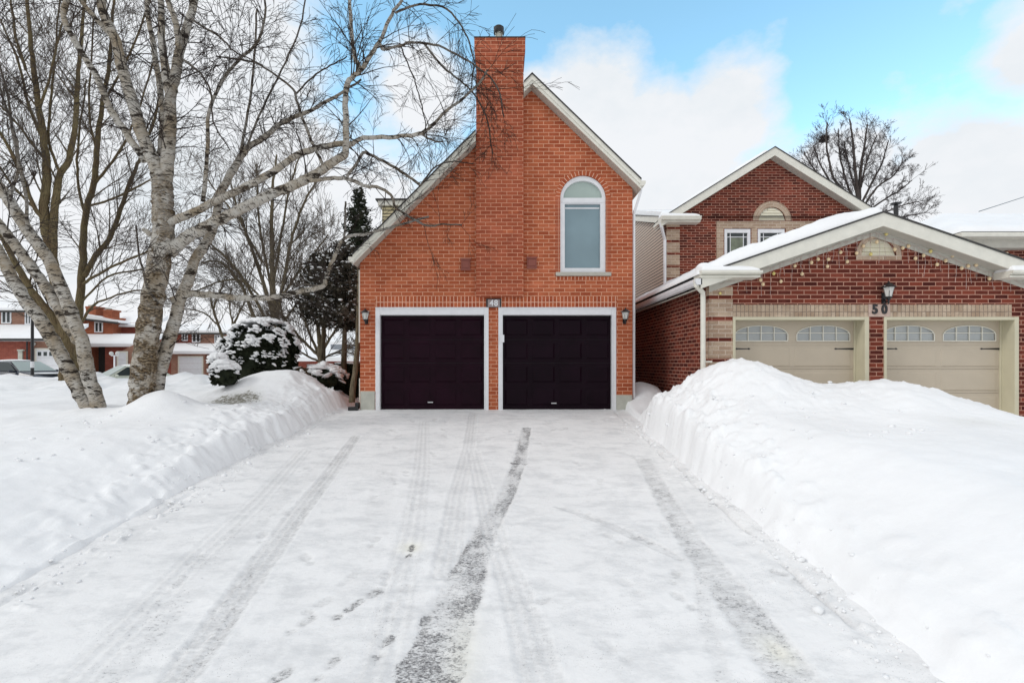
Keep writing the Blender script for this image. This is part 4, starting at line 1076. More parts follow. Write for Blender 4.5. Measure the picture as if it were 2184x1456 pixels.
LM = [
    # pixel polyline, Y0, Y1, w0, w1, twigs
    ([(364, 206), (352, 150), (344, 60), (341, -60)], TB, TB + .2, 20, 10, 10),
    ([(383, 105), (372, 40), (350, -20), (330, -120)], TB, TB - .2, 14, 7, 10),
    ([(310, 345), (270, 285), (240, 240), (206, 165), (170, 105), (155, 79), (134, 31), (148, -30), (150, -120)], TB - .05, TB - .8, 15, 9, 16),
    ([(236, 75), (200, 35), (165, -10), (140, -80)], TB - .1, TB - .6, 12, 6, 8),
    ([(342, 330), (347, 250), (336, 150), (316, 34), (310, -60)], TB + .1, TB + .9, 14, 8, 12),
    ([(335, 870), (336, 815), (355, 744), (374, 682), (384, 640), (402, 598), (417, 552), (439, 518), (457, 480), (467, 429)], TB + .15, TB + .7, 30, 15, 8),
    ([(360, 540), (395, 508), (433, 487), (500, 453), (569, 419), (637, 391), (689, 360), (737, 328)], TB, TB + .35, 27, 17, 12),
    ([(736, 331), (738, 292), (737, 223), (742, 178), (768, 151), (785, 127), (809, 89), (836, 31), (857, 0), (880, -60)], TB + .35, TB + .2, 14, 5, 24),
    ([(768, 151), (757, 120), (751, 79), (745, 0), (742, -80)], TB + .3, TB + .3, 10, 6, 12),
    ([(360, 475), (426, 446), (500, 409), (569, 374), (637, 330), (679, 316), (727, 306), (747, 309), (775, 295), (843, 292), (895, 285), (912, 275), (953, 237), (1015, 185), (1040, 150)], TB - .05, TB + 1.0, 17, 4, 34),
    ([(895, 284), (925, 300), (945, 303)], TB + .9, TB + 1.0, 5, 3, 3),
    ([(460, 428), (498, 361), (525, 319), (560, 295), (603, 261), (665, 234), (727, 199), (770, 170)], TB + .6, TB + 1.6, 17, 4, 22),
    ([(512, 330), (529, 240), (543, 120), (548, 20)], TB + .8, TB + 1.2, 6, 4, 14),
    ([(525, 319), (560, 230), (600, 150), (640, 60), (655, -30)], TB + .8, TB + 1.6, 5, 3, 14),
    ([(433, 430), (443, 326), (446, 240), (474, 172), (508, 130), (549, 89), (565, 34), (562, -60)], TB + .3, TB - .3, 9, 4, 26),
    ([(689, 352), (665, 302), (641, 240), (630, 206), (620, 185), (551, 137), (500, 127), (460, 120)], TB + .3, TB - .5, 7, 3, 18),
    ([(632, 200), (665, 165), (705, 140), (740, 120)], TB, TB - .3, 4, 2.5, 8),
    ([(823, 106), (860, 95), (895, 91), (946, 103), (1015, 142), (1060, 185), (1075, 250)], TB + .3, TB + 1.5, 6, 3, 22),
    ([(808, 92), (815, 104), (823, 106)], TB + .25, TB + .3, 8, 6, 0),
    ([(905, 94), (946, 144), (981, 172), (1015, 206), (1040, 260), (1050, 330)], TB + .9, TB + 2.0, 5, 2.5, 18),
    ([(843, 28), (895, 10), (953, 21), (991, 69), (1010, 130), (1005, 190)], TB + .2, TB + 1.0, 5, 2.5, 24),
    ([(853, 95), (880, 160), (893, 200), (905, 250), (912, 305)], TB + .5, TB + .7, 3, 2, 8),
    ([(661, 386), (706, 381), (740, 381), (782, 398), (802, 398), (833, 415), (843, 440), (857, 453), (912, 481), (945, 478), (985, 480)], TB + .2, TB + 2.1, 9, 3, 20),
    ([(738, 381), (757, 352), (775, 326), (790, 330), (816, 343), (864, 371), (897, 396)], TB + .5, TB + 1.6, 6.5, 6, 10),
    ([(897, 396), (925, 360), (960, 345), (1010, 350)], TB + 1.6, TB + 2.1, 4, 2, 14),
    ([(365, 642), (402, 627), (448, 629), (517, 635), (585, 634), (632, 623), (687, 611), (695, 592), (712, 552), (734, 509), (786, 498), (857, 478), (915, 462)], TB + .3, TB + 1.7, 16, 4, 22),
    ([(734, 512), (736, 480), (737, 430)], TB + 1.3, TB + 1.4, 5, 4, 4),
    ([(630, 610), (648, 605), (690, 612)], TB + 1.1, TB + 1.2, 4, 4, 2),
    ([(334, 640), (318, 620), (300, 560), (290, 480)], TB - .1, TB - .6, 7, 3, 8),
    ([(320, 500), (305, 488)], TB - .1, TB - .2, 12, 8, 0),
    ([(380, 120), (430, 160), (450, 200), (455, 260), (490, 320)], TB + .1, TB - .6, 5, 2.5, 16),
    ([(405, 40), (470, 80), (500, 110), (560, 140)], TB, TB - .8, 5, 2.5, 16),
]
mossy = leafm('mossy_bark', (.12, .12, .055), (.2, .17, .11))
for i, (px, y0, y1, w0, w1, nt_) in enumerate(LM):
    V, Rd = limb_pts(px, y0, y1, w0, w1, 5, .010, 50 + i)
    m = MB(); m.tube(V, Rd, 12 if w0 > 10 else 7)
    m.build('limb', M_birch, t2, smooth=True)
    if nt_: limbs.append((V, Rd, nt_))
for (V, Rd, n) in limbs:
    spawn(crown, V, Rd, rn, int(n * .82), .85, (4, 3), -.08, .0034, fwd=(.2, 1.1), t0=.12 if n < 30 else .3, up=.15, lvl=2)
    if V[0].z < 3 and V[-1].x > -3: continue
crown.build('twigs', M_birch, t2)
# thick-stem knots: little dark stubs
# ---- left birch clump
t1 = thing('birch_tree', 'pair of white birch stems leaning out of the left side of the picture', 'tree', tuple(P(200, 872, 9.0)), 'birch trees on the front lawn')
crown = MB(); cl = []
for (px, w0, w1) in (([(212, 885), (210, 867), (186, 790), (173, 722), (139, 635), (102, 552), (56, 487), (20, 430), (-20, 370), (-90, 250), (-150, 100)], 29, 18),
                     ([(168, 725), (148, 697), (114, 638), (77, 583), (31, 521), (0, 480), (-50, 420), (-140, 300)], 24, 16),
                     ([(192, 890), (188, 872), (155, 805), (124, 747), (87, 682), (62, 651), (31, 601), (0, 543), (-50, 460), (-140, 330)], 30, 20)):
    V, Rd = limb_pts(px, 9.0, 8.8, w0, w1, 6, .008, w0)
    for i in range(len(Rd)): Rd[i] *= 1 + .05 * math.sin(i * 2.3)
    m = MB(); m.tube(V, Rd, 16); m.build('trunk', M_birch, t1, smooth=True); cl.append((V, Rd, 10))
for px in ([(60, 490), (52, 400), (30, 300), (10, 180), (-20, 60)], [(20, 430), (40, 340), (20, 250), (0, 200)]):
    V, Rd = limb_pts(px, 8.8, 8.4, 7, 3, 5, .01, 3); m = MB(); m.tube(V, Rd, 7); m.build('limb', M_birch, t1, smooth=True); cl.append((V, Rd, 12))
for (V, Rd, n) in cl: spawn(crown, V, Rd, rn, n, .9, (5, 4), -.05, .0034, t0=.55, up=.3)
crown.build('twigs', M_birch, t1)

# ---- branching background trees
def big_tree(name, label, base, mains, mat, Y, kidsn, ln, rmin, group, lvl=3, kids=(6, 5, 4), seed=0, per=16, wig=.09, up=.35, droop=.06, t0=.12):
    t = thing(name, label, 'tree', tuple(P(base[0], base[1], Y)), group)
    rn = random.Random(seed); crown = MB()
    for i, (px, w0, w1, dy) in enumerate(mains):
        V, Rd = limb_pts(px, Y, Y + dy, w0, w1, 5, .02, seed + i); m = MB(); m.tube(V, Rd, 10 if w0 > 8 else 6)
        m.build('trunk' if i == 0 else 'limb', mat, t, smooth=True)
        spawn(crown, V, Rd, rn, per if i else int(per * .6), ln, kids, droop, rmin, t0=(t0 if i else .3), up=up, lvl=lvl, rfrac=.42, rmax=.035, wig=wig, fwd=(.7, 1.5))
    crown.build('twigs', mat, t); return t
big_tree('maple_tree', 'tall olive-barked bare tree behind the leaning birch stems', (140, 800),
    [([(142, 812), (143, 770), (138, 706), (118, 600), (103, 512), (94, 450), (100, 378), (93, 292), (82, 223), (69, 120), (62, 52), (50, -80)], 29, 5, 0),
     ([(112, 560), (117, 446), (127, 378), (151, 326), (165, 206), (168, 137), (180, 20), (185, -80)], 16, 4, .6),
     ([(100, 470), (76, 446), (41, 360), (0, 285), (-60, 200)], 10, 4, -.8),
     ([(150, 770), (114, 682), (71, 626), (40, 574), (15, 527), (-30, 440)], 19, 8, -.5),
     ([(92, 300), (60, 220), (35, 120), (0, 40)], 7, 3, .5), ([(95, 340), (40, 270), (0, 225), (-60, 170)], 6, 3, -.6),
     ([(130, 375), (105, 300), (110, 200), (120, 80), (130, -40)], 6, 3, .9), ([(85, 230), (110, 150), (130, 60), (160, -40)], 6, 3, -.4),
     ([(70, 440), (30, 400), (-20, 330)], 6, 3, .2), ([(55, 150), (30, 60), (20, -50)], 6, 3, .2)], M_maple, 18.0, 0, 2.1, .0052, 'bare trees behind the birches', per=13, seed=100, kids=(4, 3, 3))
big_tree('maple_tree', 'bare brown tree seen between the leaning stems and the large birch', (165, 790),
    [([(160, 800), (163, 740), (167, 666), (176, 574), (182, 463), (203, 378), (209, 292), (220, 213), (235, 120), (240, 30), (250, -60)], 19, 4, 0),
     ([(178, 590), (205, 545), (235, 506), (256, 450), (280, 380), (298, 340), (330, 250), (350, 150)], 12, 4, .8),
     ([(172, 610), (200, 590), (260, 560), (330, 530), (400, 500)], 7, 3, -.8), ([(172, 690), (195, 655), (225, 638), (290, 620), (350, 622)], 6, 2.5, -.5),
     ([(178, 640), (230, 590), (300, 575), (370, 560)], 5, 2.5, .3), ([(204, 390), (250, 330), (290, 250), (330, 120)], 6, 3, .3), ([(184, 470), (165, 380), (170, 280), (185, 170)], 6, 3, .6),
     ([(208, 330), (190, 240), (195, 130), (200, 20)], 5, 3, -.6), ([(190, 440), (250, 420), (310, 390), (370, 360)], 5, 3, -.6),
     ([(220, 220), (270, 130), (300, 60), (330, -30)], 5, 3, -.6)], M_maple, 21.0, 0, 2.3, .0055, 'bare trees behind the birches', per=12, seed=200, kids=(4, 3, 3))
big_tree('bare_tree', 'grey-green many-stemmed bare tree behind the snow-capped round bush', (583, 760),
    [([(590, 790), (588, 700), (583, 640), (580, 560), (580, 480), (582, 400), (590, 330)], 17, 3.5, 0),
     ([(588, 690), (560, 600), (530, 510), (505, 440), (490, 380)], 9, 3, .6), ([(590, 680), (608, 580), (625, 500), (650, 430), (680, 380)], 9, 3, -.5),
     ([(585, 720), (545, 640), (500, 570), (450, 520), (420, 490)], 8, 3, .2), ([(586, 650), (560, 520), (550, 440), (548, 350)], 6, 3, .9), ([(584, 600), (600, 500), (618, 400), (640, 330)], 6, 3, .4),
     ([(560, 730), (535, 660), (510, 600), (470, 560), (430, 560)], 9, 3, .5), ([(590, 650), (630, 590), (670, 540), (700, 500)], 6, 3, -.5), ([(560, 640), (520, 600), (470, 600), (420, 620)], 5, 2.5, -.4),
     ([(596, 700), (640, 640), (680, 600), (720, 560)], 5, 2.5, .4), ([(560, 560), (510, 470), (470, 420), (440, 380)], 5, 2.5, .4)], M_grey, 22.0, 0, 1.9, .0058, 'bare trees left of the house', per=14, seed=300, kids=(4, 3, 3))
big_tree('bare_tree', 'short bare tree with low fanning branches just left of the house', (683, 780),
    [([(683, 795), (683, 750), (680, 715), (676, 660), (668, 610)], 13, 4, 0), ([(680, 760), (650, 730), (615, 690), (590, 640), (575, 590)], 7, 3, .4), ([(684, 755), (705, 720), (725, 690), (745, 660)], 7, 3, -.3),
     ([(676, 750), (655, 700), (640, 650), (630, 600)], 6, 3, .5), ([(683, 730), (700, 670), (705, 620), (715, 570)], 6, 3, .3), ([(678, 770), (640, 750), (610, 730), (580, 700)], 5, 2.5, -.4), ([(690, 765), (720, 750), (750, 740)], 4, 2, .2), ([(680, 700), (660, 640), (655, 590)], 5, 2.5, -.3)],
    M_grey, 17.0, 0, 1.3, .005, 'bare trees left of the house', per=12, seed=400, kids=(5, 3, 3))
big_tree('bare_tree', 'small forked bare tree in front of the far garage', (478, 735),
    [([(482, 750), (480, 735), (468, 700), (455, 660), (448, 620)], 8, 3, 0), ([(482, 740), (497, 700), (510, 665), (525, 640)], 6, 2.5, .4), ([(466, 695), (440, 670), (410, 660), (380, 660)], 4, 2, -.3), ([(455, 660), (470, 620), (480, 590)], 4, 2, .4), ([(498, 700), (490, 650), (495, 610)], 4, 2, .4)],
    M_grey, 24.0, 0, 1.6, .005, 'bare trees left of the house', per=6, seed=500, kids=(5, 4, 2))
tr = big_tree('bare_tree', 'dark bare round-crowned tree rising behind the roofs on the right', (1832, 700),
    [([(1835, 700), (1834, 520), (1830, 440), (1828, 400), (1822, 340), (1818, 290), (1812, 255)], 11, 2.5, 0),
     ([(1832, 430), (1835, 370), (1842, 320), (1850, 265)], 8, 2.5, .5), ([(1830, 460), (1800, 410), (1778, 380), (1768, 340), (1762, 300), (1764, 262)], 7, 2.5, -.5),
     ([(1834, 440), (1860, 390), (1880, 350), (1895, 300)], 5, 2, .4), ([(1836, 450), (1870, 400), (1905, 375), (1925, 345)], 5, 2, -.4), ([(1838, 460), (1880, 430), (1920, 405), (1945, 385)], 4.5, 2, .4),
     ([(1824, 440), (1800, 370), (1790, 320), (1788, 275)], 5, 2, .5), ([(1800, 420), (1760, 390), (1735, 360), (1715, 325)], 5, 2, -.3), ([(1838, 470), (1880, 455), (1920, 440), (1960, 430)], 4, 2, -.3),
     ([(1845, 480), (1885, 470), (1930, 462), (1965, 455)], 4, 2, .5), ([(1778, 400), (1750, 350), (1735, 310)], 4, 2, .3), ([(1836, 400), (1850, 340), (1870, 290)], 4, 2, .3), ([(1828, 420), (1810, 350), (1800, 300)], 4, 2, .2)],
    M_darktree, 32.0, 0, .85, .0065, None, per=22, seed=600, kids=(4, 3, 2), up=.25, wig=.07)
# nest in it
nb = P(1757, 298, 32.0); nm = MB(); rn = random.Random(9)
for k in range(220):
    a = rn.uniform(0, 6.28); r = rn.uniform(.05, .26); z = rn.uniform(-.16, .16); c = nb + Vector((r * math.cos(a), r * math.sin(a), z + .1 * (r / .26)))
    d = Vector((-math.sin(a), math.cos(a), rn.uniform(-.4, .4))).normalized() * rn.uniform(.1, .22); nm.tube([c - d, c + d], [.014, .012], 3, False)
tag(nm.build('bird_nest', M_darktree), 'dark bundle of twigs high in the round-crowned tree behind the roofs', 'nest')
# lone trunk beside the house wall
t = thing('young_tree', 'thin brown trunk leaning beside the left corner of the orange brick house', 'tree', tuple(P(752, 850, 12.2)))
m = MB(); V, Rd = limb_pts([(751, 858), (754, 820), (762, 750), (764, 690), (766, 620), (764, 560)], 12.2, 12.4, 14, 7, 6, .006, 8); m.tube(V, Rd, 9); m.build('trunk', M_grey, t, smooth=True)
cm = MB(); spawn(cm, V, Rd, rn, 16, .45, (4, 3), .0, .004, t0=.35, bias=(-.5, 0, 0)); cm.build('twigs', M_grey, t)

# ================================================================== EVERGREENS AND SHRUBS
def leaf(mb, c, nrm, s, rn):
    a = nrm.orthogonal().normalized(); b = nrm.cross(a); t = rn.uniform(0, 6.28)
    u = a * math.cos(t) + b * math.sin(t); v = nrm.cross(u); w = rn.uniform(.35, .6)
    mb.v += [tuple(c - u * s), tuple(c + v * s * w), tuple(c + u * s), tuple(c - v * s * w)]
    o = len(mb.v) - 4; mb.f.append((o, o + 1, o + 2, o + 3))
def bush(name, label, cat, px, py, Y, rx, ry, rz, mat, n=5000, ls=.035, pads=150, padr=(.05, .13), cap=.0, seed=0, group=None, zc=None, clump=26):
    c = P(px, py, Y)
    t = thing(name, label, cat, (c.x, c.y, c.z - rz), group); rn = random.Random(seed)
    core = MB(); core.blob(c, (rx * .80, ry * .80, rz * .80), seed, .08, 3); core.build('inner_branches', mat, t, smooth=True)
    cl = []
    for k in range(clump * 4):
        d = rvec(rn)
        if d.z < -.75: continue
        cl.append((d, rn.uniform(.84, 1.05), rn.uniform(.16, .30)))
    fm = MB()
    for k in range(n):
        d0, rr, sz = rn.choice(cl); d = (d0 + rvec(rn) * sz * rn.uniform(.2, 1)).normalized()
        q = rr - rn.uniform(0, .12) - .25 * (d - d0).length
        p = c + Vector((d.x * rx * q, d.y * ry * q, d.z * rz * q))
        leaf(fm, p, (rvec(rn) + d * .4).normalized(), ls * rn.uniform(.6, 1.4), rn)
    fm.build('foliage', mat, t)
    sm = MB()
    for k in range(pads):
        d0, rr, sz = rn.choice(cl); d = (d0 + rvec(rn) * .12).normalized()
        if d.z < -.05 + rn.uniform(-.35, .3): continue
        q = rr * 1.0
        p = c + Vector((d.x * rx * q, d.y * ry * q, d.z * rz * q)); s = rn.uniform(*padr) * (1 + 1.1 * max(0, d.z)**2)
        rot = Euler((rn.uniform(-.3, .3) + d.y * -.5, rn.uniform(-.3, .3) + d.x * .5, rn.uniform(0, 3))).to_matrix()
        sm.blob(p, (s * 1.35, s, s * rn.uniform(.30, .5)), rn.randint(0, 999), .34, 2, rot)
    if cap:
        for k in range(int(70)):
            a = rn.uniform(0, 6.28); r = math.sqrt(rn.random()) * cap; z = math.sqrt(max(0, 1 - r * r))
            sm.blob(c + Vector((rx * r * math.cos(a), ry * r * math.sin(a), rz * z * .98)), (.10 * rx + .04, .10 * ry + .04, .05), rn.randint(0, 999), .2, 2)
    sm.build('snow', M_snow, t, smooth=True)['kind'] = 'stuff'
    return t
bush('round_bush', 'big rounded dark evergreen bush heavily capped with snow', 'bush', 560, 758, 13.2, 1.02, .95, .92, M_yew, 15000, .042, 1700, (.022, .046), .42, 1, 'snowy evergreen bushes by the lawn')
bush('round_bush', 'small snow-topped dark bush at the left foot of the big rounded bush', 'bush', 465, 774, 11.9, .20, .25, .20, M_yew, 1600, .03, 60, (.03, .05), .8, 2, 'snowy evergreen bushes by the lawn')
bush('round_bush', 'low dark bush half buried in snow in front of the big rounded bush', 'bush', 480, 800, 11.0, .29, .34, .29, M_yew, 3200, .033, 110, (.03, .05), .8, 3, 'snowy evergreen bushes by the lawn')
bush('round_bush', 'sprawling bush with a thick snow blanket between the big bush and the dark hedge', 'bush', 692, 806, 13.2, .52, .5, .33, M_yew, 3000, .045, 60, (.06, .11), .85, 4, 'snowy evergreen bushes by the lawn')
bush('dry_shrub', 'brown twiggy shrub poking out of the snow right of the big rounded bush', 'shrub', 648, 802, 12.9, .30, .3, .24, M_brush, 1500, .035, 10, (.04, .06), 0, 5)
# clipped hedge
c = P(745, 800, 14.5); t = thing('hedge', 'dark clipped hedge with a thin snow top beside the orange brick house', 'hedge', (c.x, c.y, c.z - .4)); rn = random.Random(4)
m = MB(); m.box(c.x - .30, c.x + .34, 14.3, 15.3, c.z - .6, c.z + .30); m.build('inner_branches', M_yew, t)
fm = MB()
for k in range(3200):
    p = Vector((rn.uniform(-.33, .37), rn.choice((rn.uniform(-.25, -.18), rn.uniform(-.2, .8))), rn.uniform(-.5, .33)));
    if rn.random() < .5: p.x = rn.choice((-.33, .36)) + rn.uniform(-.03, .03)
    leaf(fm, c + p, rvec(rn), .04, rn)
fm.build('foliage', M_yew, t)
sm = MB()
for k in range(26): sm.blob(c + Vector((rn.uniform(-.3, .34), rn.uniform(-.2, .7), .33)), (.10, .10, .03), k, .2, 2)
sm.build('snow', M_snow, t, smooth=True)['kind'] = 'stuff'

def conifer(name, label, px, ytop, ybot, Y, halfw, mat, n=170, seed=0, ls=.06, snow=60, shape=1.0, trunk_bot=None, group=None, up=.35):
    top = P(px, ytop, Y); bot = P(px, ybot, Y); base = P(px, trunk_bot or ybot, Y)
    t = thing(name, label, 'tree', tuple(base), group); rn = random.Random(seed)
    m = MB(); m.tube([base, base.lerp(top, .5) + Vector((.04, 0, 0)), top], [.085, .05, .01], 8); m.build('trunk', M_grey, t, smooth=True)
    fm = MB(); sm = MB(); H = top.z - bot.z
    for k in range(n):
        f = 1 - rn.random()**1.0; z = bot.z + f * H
        w = halfw * (math.sin(math.pi * min(1, (1 - f) * .62 + .02)) ** shape) * rn.uniform(.45, 1.25)
        a = rn.uniform(0, 6.28); d = Vector((math.cos(a), math.sin(a), 0)); L = w
        steps = max(3, int(L / .05)); p = Vector((top.x, top.y, z))
        for s_ in range(steps):
            q = (s_ + 1) / steps; c = p + d * L * q + Vector((0, 0, up * L * q * q))
            for j in range(4):
                off = rvec(rn) * (.05 + .09 * (1 - q)) ; leaf(fm, c + off, rvec(rn), ls * rn.uniform(.6, 1.2), rn)
            if rn.random() < .11 * snow / 30 and snow: sm.blob(c + Vector((0, 0, .05)), (rn.uniform(.02, .07), rn.uniform(.02, .06), rn.uniform(.012, .028)), rn.randint(0, 99), .25, 1)
    fm.build('foliage', mat, t)
    if sm.v: sm.build('snow', M_snow, t, smooth=True)['kind'] = 'stuff'
    return t
conifer('spruce_tree', 'tall dark pointed conifer rising behind the left eave of the orange brick house', 765, 405, 640, 15.5, .55, M_spruce, 300, 11, .055, 25, .9, 740, up=.5)
conifer('cedar_tree', 'broad dark cedar flecked with snow against the left wall of the orange brick house', 733, 520, 700, 14.0, .84, M_cedar, 360, 12, .05, 60, .6, 800, up=.15)
conifer('cedar_tree', 'lower loose cedar on the left of the broad snow-flecked cedar', 688, 545, 690, 14.8, .80, M_cedar, 230, 13, .055, 60, .6, 790, up=.2)

# ================================================================== FAR HOUSES
def fbox(m, px0, px1, py0, py1, Y, dep): m.box(X_(px0, Y), X_(px1, Y), Y, Y + dep, Z_(py1, Y), Z_(py0, Y))
def fwin(par, px0, px1, py0, py1, Y, cols=2):
    x0, x1, z0, z1 = X_(px0, Y), X_(px1, Y), Z_(py1, Y), Z_(py0, Y)
    m = MB(); fw = .09
    m.box(x0, x1, Y - .06, Y - .002, z0, z0 + fw); m.box(x0, x1, Y - .06, Y - .002, z1 - fw, z1); m.box(x0, x0 + fw, Y - .058, Y - .002, z0, z1); m.box(x1 - fw, x1, Y - .058, Y - .002, z0, z1)
    for k in range(1, cols): xx = x0 + (x1 - x0) * k / cols; m.box(xx - .05, xx + .05, Y - .056, Y - .002, z0, z1)
    f_ = m.build('window', M_white, par)
    m = MB(); m.box(x0 + .05, x1 - .05, Y - .03, Y - .004, z0 + .05, z1 - .05); m.build('pane', M_gdark, f_)
def shed(par, name, px0, px1, Yf, pyf, Yb, pyb, th, mat):
    m = MB(); m.prism([(Yf, Z_(pyf, Yf)), (Yb, Z_(pyb, Yb)), (Yb, Z_(pyb, Yb) - th), (Yf, Z_(pyf, Yf) - th)], X_(px0, Yf), X_(px1, Yf), 'x'); return m.build(name, mat, par, bevel=.03)
def gdoor(par, px0, px1, py0, Y, wins=True):
    x0, x1, z1 = X_(px0, Y), X_(px1, Y), Z_(py0, Y)
    m = MB(); z0 = -.7
    for k in range(4): m.box(x0, x1, Y - .03, Y - .002, z1 - (k + 1) * .55 + .01, z1 - k * .55)
    d_ = m.build('garage_door', M_white, par)
    m = MB(); m.box(x0 - .12, x0, Y - .06, Y - .002, z1 - 2.2, z1 + .12); m.box(x1, x1 + .12, Y - .06, Y - .002, z1 - 2.2, z1 + .12); m.box(x0, x1, Y - .06, Y - .002, z1, z1 + .12); m.build('door_frame', M_cream, d_)
    if wins:
        m = MB(); n = 4; w_ = (x1 - x0) / n
        for k in range(n): m.box(x0 + w_ * (k + .2), x0 + w_ * (k + .8), Y - .038, Y - .03, z1 - .42, z1 - .14)
        m.build('door_window', M_gdark, d_)
# A
ha = thing('far_house', 'tan and red brick house across the street at the left edge', 'house', (X_(40, 36), 36, -.5), 'brick houses across the street')
m = MB(); m.box(X_(-420, 38), X_(96, 38), 38, 41, -1, Z_(655, 38)); m.build('wall', M_far3, ha)
m = MB(); Yf = 36.5; m.box(X_(-420, Yf), X_(58, Yf), Yf, 38, -1, Z_(722, Yf)); m.build('wing_wall', M_far1, ha)
m = MB(); m.box(X_(58, 36.9), X_(138, 36.9), 36.9, 38, -1, Z_(722, 36.9)); m.build('garage_wall', M_far3, ha)
shed(ha, 'wing_snow', -430, 142, 36.2, 721, 38.1, 690, .22, M_snow); m = MB(); m.box(X_(-430, 36.2), X_(142, 36.2), 36.1, 36.25, Z_(727, 36.2), Z_(721, 36.2) - .02); m.build('fascia', M_shingle, ha)
m = MB(); zf = Z_(656, 37.6); m.prism([(37.6, zf), (39.4, zf + .85), (41.2, zf), (41.2, zf - .22), (37.6, zf - .22)], X_(-430, 38), X_(98, 38), 'x'); m.build('roof_snow', M_snow, ha, bevel=.03)
m = MB(); m.box(X_(-430, 37.55), X_(98, 37.55), 37.52, 37.62, zf - .34, zf - .2); m.build('fascia', M_shingle, ha)
fwin(ha, 4, 25, 660, 690, 38, 2); fwin(ha, 54, 68, 661, 692, 38, 2); fwin(ha, -90, -60, 660, 690, 38, 2)
gdoor(ha, 79, 128, 746, 36.9)
m = MB(); m.tube([(X_(57, 36.4), 36.42, Z_(726, 36.4)), (X_(57, 36.4), 36.42, -.6)], [.05, .05], 6); m.build('downspout', M_black, ha)
m = MB(); fbox(m, 38, 47, 748, 768, 36.4, .09); fbox(m, 36, 49, 745, 748, 36.3, .15); m.build('meter_box', M_conc, ha)
m = MB(); m.lathe((X_(72, 36.8), 36.8, Z_(733, 36.8)), [(.05, -.12), (.12, -.04), (.12, .06), (.04, .12)], 8); m.build('wall_light', M_lampg, ha)
# B
hb = thing('far_house', 'orange brick house with two chimneys and a dark carport across the street', 'house', (X_(250, 44), 44, -.5), 'brick houses across the street')
m = MB(); m.box(X_(150, 44), X_(240, 44), 44, 45.6, -1, Z_(676, 44)); m.build('wall', M_far2, hb)
m = MB(); m.box(X_(240, 45), X_(300, 45), 45, 46, -1, Z_(688, 45)); m.build('side_wall', M_far1, hb)
m = MB(); zf = Z_(678, 43.6); m.prism([(X_(145, 43.6), Z_(665, 43.6)), (X_(175, 43.6), Z_(668, 43.6)), (X_(252, 43.6), Z_(684, 43.6)), (X_(252, 43.6), Z_(688, 43.6)), (X_(145, 43.6), Z_(676, 43.6))], 43.6, 46.0, 'y'); m.build('roof_snow', M_snow, hb)
m = MB(); m.tube([(X_(145, 43.5), 43.5, Z_(677, 43.5)), (X_(252, 43.5), 43.5, Z_(689, 43.5))], [.09, .09], 4); m.build('fascia', M_shingle, hb)
m = MB(); m.prism([(44.7, Z_(692, 44.7)), (46.5, Z_(672, 46.5)), (46.5, Z_(674, 46.5) - .3), (44.7, Z_(692, 44.7) - .2)], X_(236, 44.7), X_(330, 44.7), 'x'); m.build('rear_roof_snow', M_snow, hb)
for (a, b, c_, d_, Yc_) in ((183, 204, 653, 678, 44.6), (220, 239, 660, 692, 44.9)):
    m = MB(); fbox(m, a, b, c_, d_, Yc_, .9); fbox(m, a - 1.5, b + 1.5, c_, c_ + 4, Yc_ - .06, 1.02); cc = m.build('chimney', M_far2, hb)
    m = MB(); fbox(m, a + 5, b - 5, c_ - 3, c_, Yc_ + .3, .3); m.build('flue', M_conc, cc)
fwin(hb, 202, 220, 686, 709, 44, 2)
shed(hb, 'wing_snow', 145, 318, 42.2, 733, 44.1, 711, .25, M_snow)
m = MB(); m.box(X_(145, 42.6), X_(190, 42.6), 42.6, 44, -1, Z_(736, 42.6)); m.build('garage_wall', M_far2, hb)
m = MB(); m.box(X_(224, 42.6), X_(262, 42.6), 42.6, 44, -1, Z_(736, 42.6)); m.build('wing_wall', M_far1, hb)
m = MB(); m.box(X_(192, 43.6), X_(226, 43.6), 43.6, 43.9, -1, Z_(733, 43.6)); m.build('carport_back', M_shingle, hb)
m = MB(); m.prism([(X_(252, 41.5), Z_(752, 41.5)), (X_(285, 41.5), Z_(735, 41.5)), (X_(318, 41.5), Z_(750, 41.5)), (X_(318, 41.5), -.9), (X_(252, 41.5), -.9)], 41.5, 43, 'y'); m.build('porch_gable', M_far3, hb)
gdoor(hb, 152, 176, 748, 42.5); gdoor(hb, 250 + 3, 270, 752, 41.45, False)
# C
hc = thing('far_house', 'red brick house with a pale garage door across the street, left of the round bush', 'house', (X_(420, 47), 47, -.5), 'brick houses across the street')
m = MB(); m.box(X_(335, 50), X_(480, 50), 50, 53, -1, Z_(704, 50)); m.build('wall', M_far1, hc)
m = MB(); zf = Z_(705, 49.6); m.prism([(49.6, zf), (51.5, zf + .75), (53.5, zf), (53.5, zf - .25), (49.6, zf - .25)], X_(330, 49.6), X_(560, 49.6), 'x'); m.build('roof_snow', M_snow, hc, bevel=.03)
m = MB(); m.box(X_(330, 49.5), X_(560, 49.5), 49.5, 49.6, zf - .36, zf - .2); m.build('fascia', M_shingle, hc)
m = MB(); m.box(X_(425, 49.9), X_(560, 49.9), 49.9, 53, -1, Z_(710, 50)); m.build('tan_wall', M_far3, hc)
fwin(hc, 388, 401, 707, 727, 50, 2); fwin(hc, 410, 428, 710, 730, 49.9, 2); fwin(hc, 458, 475, 714, 732, 49.9, 3)
shed(hc, 'wing_snow', 345, 560, 48.2, 749, 50, 731, .25, M_snow)
m = MB(); m.box(X_(365, 48.5), X_(437, 48.5), 48.5, 50, -1.2, Z_(750, 48.5)); m.build('garage_wall', M_far3, hc)
m = MB(); m.box(X_(437, 49), X_(560, 49), 49, 50, -1.2, Z_(748, 49)); m.build('wing_wall', M_far1, hc)
gdoor(hc, 383, 431, 762, 48.5, False)
